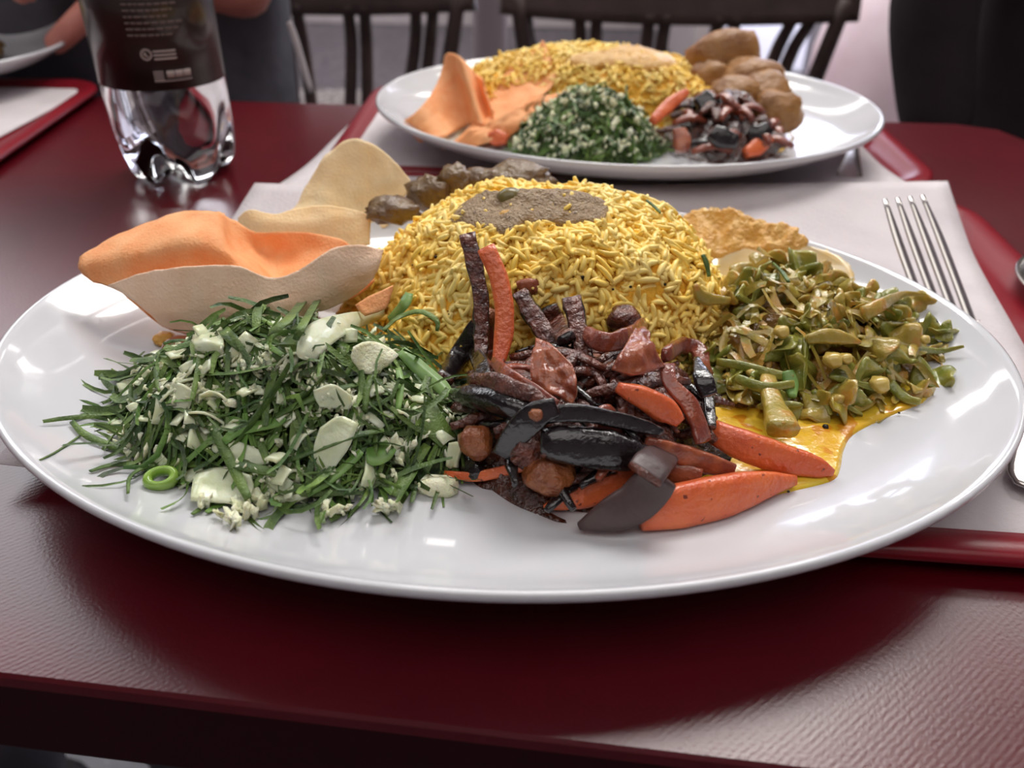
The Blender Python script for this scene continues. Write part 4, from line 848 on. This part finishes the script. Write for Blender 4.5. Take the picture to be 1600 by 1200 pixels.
bar2('onion_piece', [(1062, 205), (1065, 220), (1066, 236)], (20, 28, 22), (18, 20), M['pink_onion'], 'pale pink onion chunk at the front of the back plate mix', 'onion', [.495, .490, .486])
bar2('carrot_stick', [(1165, 240), (1185, 228), (1200, 215)], (14, 24, 16), (12, 14), M['carrot'], 'orange carrot piece at the right front of the back plate mix', 'carrot', [.492, .498, .505])
bar2('carrot_stick', [(765, 215), (778, 216), (792, 218)], (16, 24, 14), (16, 16), M['carrot'], 'carrot bit under the papadums on the back plate', 'carrot', [.510, .508, .506])
bar2('eggplant_piece', [(1112, 205), (1125, 215), (1150, 222)], (24, 30, 20), (16, 18), SK, 'glossy black eggplant piece on the back plate', 'eggplant', [.490, .488, .488])
bar2('eggplant_piece', [(1095, 150), (1108, 165), (1125, 175)], (26, 32, 24), (16, 18), SK, 'black eggplant piece below the largest potato', 'eggplant', [.530, .525, .520])
bar2('eggplant_piece', [(1170, 205), (1185, 210), (1200, 200)], (20, 26, 20), (14, 16), SK, 'black eggplant piece at the right end of the back plate mix', 'eggplant', [.505, .502, .505])
pool2 = [at_z(x, y, W2)[:2] for x, y in ((1150, 235), (1180, 225), (1225, 205), (1242, 215), (1225, 235), (1190, 248), (1150, 252))]
tag(blob('yellow_gravy', pool2, PL2.h, .0012, M['gravy']), 'rim of yellow gravy at the right of the back plate mix', 'gravy')
papadum([[(628, 190, .545), (655, 172, .535), (684, 128, .575), (700, 84, .590), (722, 92, .560), (738, 110, .585), (756, 126, .560)],
         [(640, 208, .535), (668, 195, .525), (694, 165, .556), (716, 135, .570), (738, 150, .538), (752, 160, .562), (768, 168, .540)],
         [(655, 222, .520), (690, 215, .512), (715, 205, .534), (735, 196, .545), (752, 198, .522), (765, 195, .540), (778, 196, .525)]], M['papad_orange'], 'twisted orange papadum at the left of the back plate', nu=16, nv=20)
papadum([[(690, 232, .515), (720, 215, .525), (760, 165, .560), (790, 120, .585), (830, 85, .605), (848, 62, .610)],
         [(700, 234, .512), (740, 210, .520), (785, 180, .540), (820, 150, .560), (845, 120, .580), (862, 92, .595)],
         [(715, 235, .510), (760, 215, .514), (800, 200, .522), (830, 175, .540), (855, 145, .560), (872, 120, .575)]], M['papad_orange'], 'long papadum shard leaning on the back rice', nu=16, nv=30, amp=.004, ns=50)
papadum([[(700, 228, .508), (750, 200, .515), (800, 170, .525), (850, 148, .535), (892, 146, .540)],
         [(705, 234, .506), (755, 212, .510), (800, 190, .518), (845, 166, .528), (885, 156, .534)],
         [(715, 238, .504), (760, 225, .506), (800, 210, .512), (840, 186, .522), (875, 168, .528)]], M['papad_orange'], 'wavy-edged papadum in front of the long shard', nu=14, nv=40, amp=.005, ns=75)

# ------------------------------------------------------------------ bottle
def bottle(cx, cy, z0):
    root = empty('water_bottle', (cx, cy, z0), 'clear plastic water bottle with a dark label standing on the table', 'bottle')
    prof = [(q[0]*1.10, q[1]*.9 if q[1] < .06 else q[1]-.006) for q in [(0.0, .006), (.010, .004), (.020, .0005), (.0255, .0015), (.030, .008), (.0315, .018), (.0322, .030), (.0322, .055), (.0318, .072), (.0318, .15), (.0315, .165), (.026, .185), (.016, .205), (.0125, .212), (.0125, .225)]]
    def lathe(off, zmax=1, n=80, petal=True):
        V = []; rr = []
        for r, z in prof:
            if z > zmax: break
            rr.append((max(r-off, .0002), z+(off if z < .01 else 0)))
        for r, z in rr:
            for i in range(n):
                a = 2*PI*i/n; R = r; zz = z
                if petal and z < .034:
                    v = (0.5+0.5*math.cos(5*a+.6))**2.2; f = min(1, (.034-z)/.03)
                    R = r*(1-.16*v*f*(1 if r > .012 else 0)); zz = z+(.010*v*f if r > .012 else 0)
                V.append((cx+R*math.cos(a), cy+R*math.sin(a), z0+zz))
        F = []
        for k in range(len(rr)-1):
            for i in range(n): F.append([k*n+i, k*n+(i+1) % n, (k+1)*n+(i+1) % n, (k+1)*n+i])
        F.append([n-1-i for i in range(n)]); F.append([(len(rr)-1)*n+i for i in range(n)]); return V, F
    o = child('plastic_shell', *lathe(0), M['pet'], root)
    child('label_wrap', *cyl_band(cx, cy, z0, .0357, .058, .144), M['label'], root)
    lb = root.children[-1]
    # print on the label, facing the camera: lines of small text, a round phone mark and a boxed panel
    fa = math.atan2(0-cy, 0-cx)+.05
    def patch(a0, a1, za, zb, m, name='print'):
        n = 8; V = []; F = []
        for i in range(n+1):
            a = fa+(a0+(a1-a0)*i/n)/.0360
            for zz in (za, zb):
                for r in (.0357, .0360): V.append((cx+r*math.cos(a), cy+r*math.sin(a), z0+zz-.012))
        for i in range(n):
            b = i*4; F += [[b+1, b+5, b+7, b+3], [b+3, b+7, b+6, b+2], [b+1, b, b+4, b+5]]
        return V, F
    rows = []; rnd = random.Random(3)
    for k in range(9):
        x = -.016
        while x < .012-(k % 3)*.003:
            l = rnd.uniform(.0015, .004); rows.append(patch(x, x+l, .1095-k*.0031+.014, .1108-k*.0031+.014, None)); x += l+.0007
    child('small_print', *merge(rows), M['print_faint'], lb)
    rows = []
    for k in range(3): rows.append(patch(-.0045, .0075, .0905-k*.002, .0915-k*.002, None))
    for k in range(14):
        a = 2*PI*k/14; rows.append(patch(-.0082+.0026*math.cos(a)-.0005, -.0082+.0026*math.cos(a)+.0005, .0895+.0026*math.sin(a)-.0005, .0895+.0026*math.sin(a)+.0005, None))
    rows += [patch(-.0094, -.0082, .0885, .0906, None), patch(-.0086, -.0070, .0882, .0890, None)]
    for k in range(4): rows.append(patch(-.0065, -.0012, .0800-k*.0014, .0806-k*.0014, None))
    for k in range(3): rows.append(patch(.0004+k*.0046, .0046+k*.0046, .0768, .0806, None))
    rows.append(patch(-.0065, .014, .0750, .0755, None))
    child('phone_mark_and_box', *merge(rows), M['print'], lb)
    V, F = lathe(.0007, .20); child('water', V, F, M['water'], root)
    child('cap', *cyl_band(cx, cy, z0, .0145, .222, .240, True), M['cap'], root)
def cyl_band(cx, cy, z0, r, za, zb, cap=False, n=64):
    V = []; F = []
    for R, z in ((r-.0004, za), (r, za), (r, zb), (r-.0004, zb)) if not cap else ((.0002, za), (r, za), (r, zb), (.0002, zb)):
        for i in range(n): V.append((cx+R*math.cos(2*PI*i/n), cy+R*math.sin(2*PI*i/n), z0+z))
    for k in range(4):
        for i in range(n): F.append([k*n+i, k*n+(i+1) % n, ((k+1) % 4)*n+(i+1) % n, ((k+1) % 4)*n+i])
    return V, F
bottle(-0.212, 0.513, TZ+.0004)

# ------------------------------------------------------------------ third setting at the far left
PL3 = Plate(-0.535, 0.700, 0.7620, .165, .140, 0); PL3.build('white plate at the far left held by a hand')
tray(-0.53, 0.575, .195, .115, 0.06, TZ+.0005, 'red tray under the plate at the far left')
paper(gridpaper([(-0.70, 0.475), (-0.352, 0.480), (-0.345, 0.685), (-0.70, 0.685)], Z+.0011), 'white paper liner on the tray at the far left', amp=.0002)
for k, (x, y, r, lab) in enumerate(((-.432, .675, .015, 'brown curry lump nearest the edge of the far left plate'), (-.440, .715, .016, 'brown curry lump in the middle of the far left plate'), (-.470, .68, .018, 'brown curry lump on the left side of the far left plate'))):
    V, F = lump_mesh((x, y, .7785), (r, r, r*.55), 3, .35, 2.5, None, k*7); tag(mk('curry_lump', V, F, M['soya']), lab, 'curry', 'curry lumps on the far left plate')

R3 = Heap(PL3.z+.0082, (-.57, .715), .07, .06, .03, 2.8, 0, .08, 30)
V, F = R3.core('c', None, 0.001, jit=.001); cn = len(F); V, F = merge([(V, F), grains(R3, 1500, (.006, .008), .0012, 4)])
tag(mk('rice_mound', V, F, [M['rice'], M['rice_core']], midx=[1]*cn+[0]*(len(F)-cn)), 'yellow rice on the far left plate beside the curry lumps', 'rice', kind='stuff')
# ------------------------------------------------------------------ chairs
def chair(cx, cy, label, yaw=0.0):
    root = empty('wooden_chair', (cx, cy, 0), label, 'chair', 'dark wooden chairs behind the table')
    c, s = math.cos(yaw), math.sin(yaw)
    def T(P): return [np.array((cx+p[0]*c-p[1]*s, cy+p[0]*s+p[1]*c, p[2])) for p in P]
    rows = []
    for i in range(3):
        row = []
        for j in range(7):
            x = (j/6-.5)*.47; bow = .035*(1-(x/.235)**2); z0 = .720+.016*(x/.235)**2; zt = .822-.02*(x/.235)**2; row.append(T([(x, bow-.02+.01*i, z0+(zt-z0)*i/2)])[0])
        rows.append(row)
    child('top_rail', *sheet_mesh(rows, 8, 26, .018), M['chair'], root)
    for k in range(9):
        u = k/8-.5; xt = u*.38+(.012 if k % 2 else -.012); xb = u*.27
        V, F, mi = limb_mesh(T([(xt, .030*(1-(xt/.235)**2)-.018, .735), (xt*.93, .03, .66), (xb, .0, .455)]), [.016, .019, .016], [.014], 10, 'round', (0, -1, 0), 10)
        child('spindle', V, F, M['chair'], root)
    for sx in (-1, 1):
        V, F, mi = limb_mesh(T([(sx*.215, -.015, .760), (sx*.19, -.01, .62), (sx*.16, -.02, .455)]), [.020, .024, .022], [.02], 10, 'round', (0, -1, 0), 10)
        child('stile', V, F, M['chair'], root)
        for y, yy in ((-.36, -.40), (-.02, .03)):
            V, F, mi = limb_mesh(T([(sx*.16, y, .43), (sx*.20, yy, 0.0)]), [.032, .024], [.032, .024], 6, 'round', (0, -1, 0), 10)
            child('leg', V, F, M['chair'], root)
    V, F = box(-.2, .2, -.40, .02, .425, .455); V = T(V); bevel(child('seat', V, F, M['chair'], root, smooth=False), .012, 3)
chair(0.210, 1.20, 'dark brown spindle-back chair behind the back plate')
chair(-0.295, 1.22, 'dark brown spindle-back chair behind the bottle')
# pale metal post between the chairs, and bits in the daylight
M['post'] = mat('pale_painted_post', S(176, 164, 172), rough=.35)
tag(mk('metal_post', *merge([cyl_band(-.058, 1.75, 0, .034, 0, 2.98, True, 32)]), M['post']), 'pale round post rising between the two chairs', 'post')
M['bag'] = mat('pinkish_white_cloth', S(232, 214, 222), S(216, 190, 200), rough=.9, scale=5)
V, F = lump_mesh((1.02, 2.55, .34), (.17, .14, .36), 3, .10, 1.4, None, 2); V[:, 2] = np.maximum(V[:, 2], 0)
tag(mk('white_sack', V, F, M['bag']), 'pinkish white sack on the floor in front of the shop window', 'sack')

# ------------------------------------------------------------------ people
def skin_obj(name, verts, edges, radii, m, parent, sub=2):
    p = parent; org = np.zeros(3)
    while p is not None: org = org+np.array(p.location); p = p.parent
    me = bpy.data.meshes.new(name); me.from_pydata([tuple(np.array(v)-org) for v in verts], edges, []); me.materials.append(m)
    o = bpy.data.objects.new(name, me); col.objects.link(o); o.parent = parent
    md = o.modifiers.new('skin', 'SKIN'); md.use_smooth_shade = True
    for i, r in enumerate(radii):
        r = r if isinstance(r, tuple) else (r, r); me.skin_vertices[0].data[i].radius = r; me.skin_vertices[0].data[i].use_root = (i == 0)
    s = o.modifiers.new('sub', 'SUBSURF'); s.levels = sub; s.render_levels = sub; return o
def person(x, y, label, cloth, hand_side=None, lean=0.0, width=.185):
    root = empty('person', (x, y, 0), label, 'person', 'people sitting across the table')
    pel = (x, y+.03, .50)
    # jacket: torso and both arms in one surface
    V = [pel, (x, y+.03, .66), (x, y+.02, .84), (x, y+.02, 1.00), (x, y+.02, 1.08)]; E = [(0, 1), (1, 2), (2, 3), (3, 4)]; R = [(width, .12), (width*.95, .115), (width, .12), (width*.95, .10), .06]
    for s in (-1, 1):
        b = len(V); el = (x+s*.235, y-.02, .80); wr = (x+s*.20, y-.06, .66)
        if hand_side == s: el = (x+s*.20, y-.06, .822)
        V += [(x+s*.16, y+.02, 1.02), (x+s*.21, y, .93), el]+([wr] if hand_side != s else []); R += [.06, .052, .045]+([.036] if hand_side != s else []); E += [(3, b), (b, b+1), (b+1, b+2)]+([(b+2, b+3)] if hand_side != s else [])
    skin_obj('jacket', V, E, R, cloth, root)
    V = [pel]; E = []; R = [(width*.95, .11)]
    for s in (-1, 1):
        b = len(V); V += [(x+s*.09, y-.02, .50), (x+s*.10, y-.38, .50), (x+s*.10, y-.40, .28), (x+s*.10, y-.38, .08)]; R += [.085, .065, .055, .045]; E += [(0, b), (b, b+1), (b+1, b+2), (b+2, b+3)]
    skin_obj('trousers', V, E, R, cloth, root)
    for s in (-1, 1):
        V, F, mi = limb_mesh([(x+s*.10, y-.34, .035), (x+s*.10, y-.44, .04), (x+s*.10, y-.58, .025)], [.07, .09, .06], [.07, .075, .04], 10, 'soft', (0, 0, 1), 12); child('shoe', V, F, M['cap'], root)
    skin_obj('head', [(x, y+.02, 1.06), (x, y+.01, 1.14), (x, y, 1.21), (x, y, 1.27), (x, y-.085, 1.205)], [(0, 1), (1, 2), (2, 3), (2, 4)], [.05, .05, .078, .07, .014], M['skin'], root)
    V, F = lump_mesh((x, y+.02, 1.265), (.086, .092, .075), 3, .08, 3); child('hair', V, F, M['hair'], root)
    return root
pr = person(0.640, 0.92, 'person in black clothes sitting at the right behind the table', M['black_cloth'])
pl = person(-0.398, 0.875, 'person in dark grey clothes across the table holding the far left plate', M['denim'], hand_side=1)
# forearm and hand of the left person reaching the far left plate: one surface each finger curled on the rim
def hand(parent):
    wr = (-.318, .805, .842); pa = (-.352, .775, .835)
    V = [(-.218, .822, .816), (-.270, .815, .824), wr, (-.340, .792, .842), (-.372, .765, .838)]; E = [(0, 1), (1, 2), (2, 3), (3, 4)]; R = [.040, .036, (.026, .030), (.022, .034), (.018, .032)]
    skin_obj('forearm', V, E, R, M['skin'], parent)
    base = np.array((-.372, .765, .838))
    for k, (dy, L, r) in enumerate(((.026, .9, .0088), (.008, 1.0, .0092), (-.010, .95, .009), (-.026, .75, .0078))):
        b = base+np.array((.012, dy, 0)); P = [b, b+np.array((-.030*L, -.004, .004)), b+np.array((-.052*L, -.006, -.012)), b+np.array((-.060*L, -.006, -.032*L))]
        skin_obj('finger', P, [(0, 1), (1, 2), (2, 3)], [r*1.15, r, r*.95, r*.8], M['skin'], parent)
    P = [np.array((-.335, .765, .830)), np.array((-.345, .735, .812)), np.array((-.368, .722, .792)), np.array((-.388, .722, .778))]
    skin_obj('thumb', P, [(0, 1), (1, 2), (2, 3)], [.013, .0115, .011, .009], M['skin'], parent)
hand(pl)
V, F, mi = limb_mesh([at_y(452, 34, .775), at_y(464, 70, .772), at_y(486, 145, .768)], [.005, .006, .005], [.004], 12, 'soft', (0, -1, 0), 8)
child('jacket_piping', V, F, M['paper'], pl)
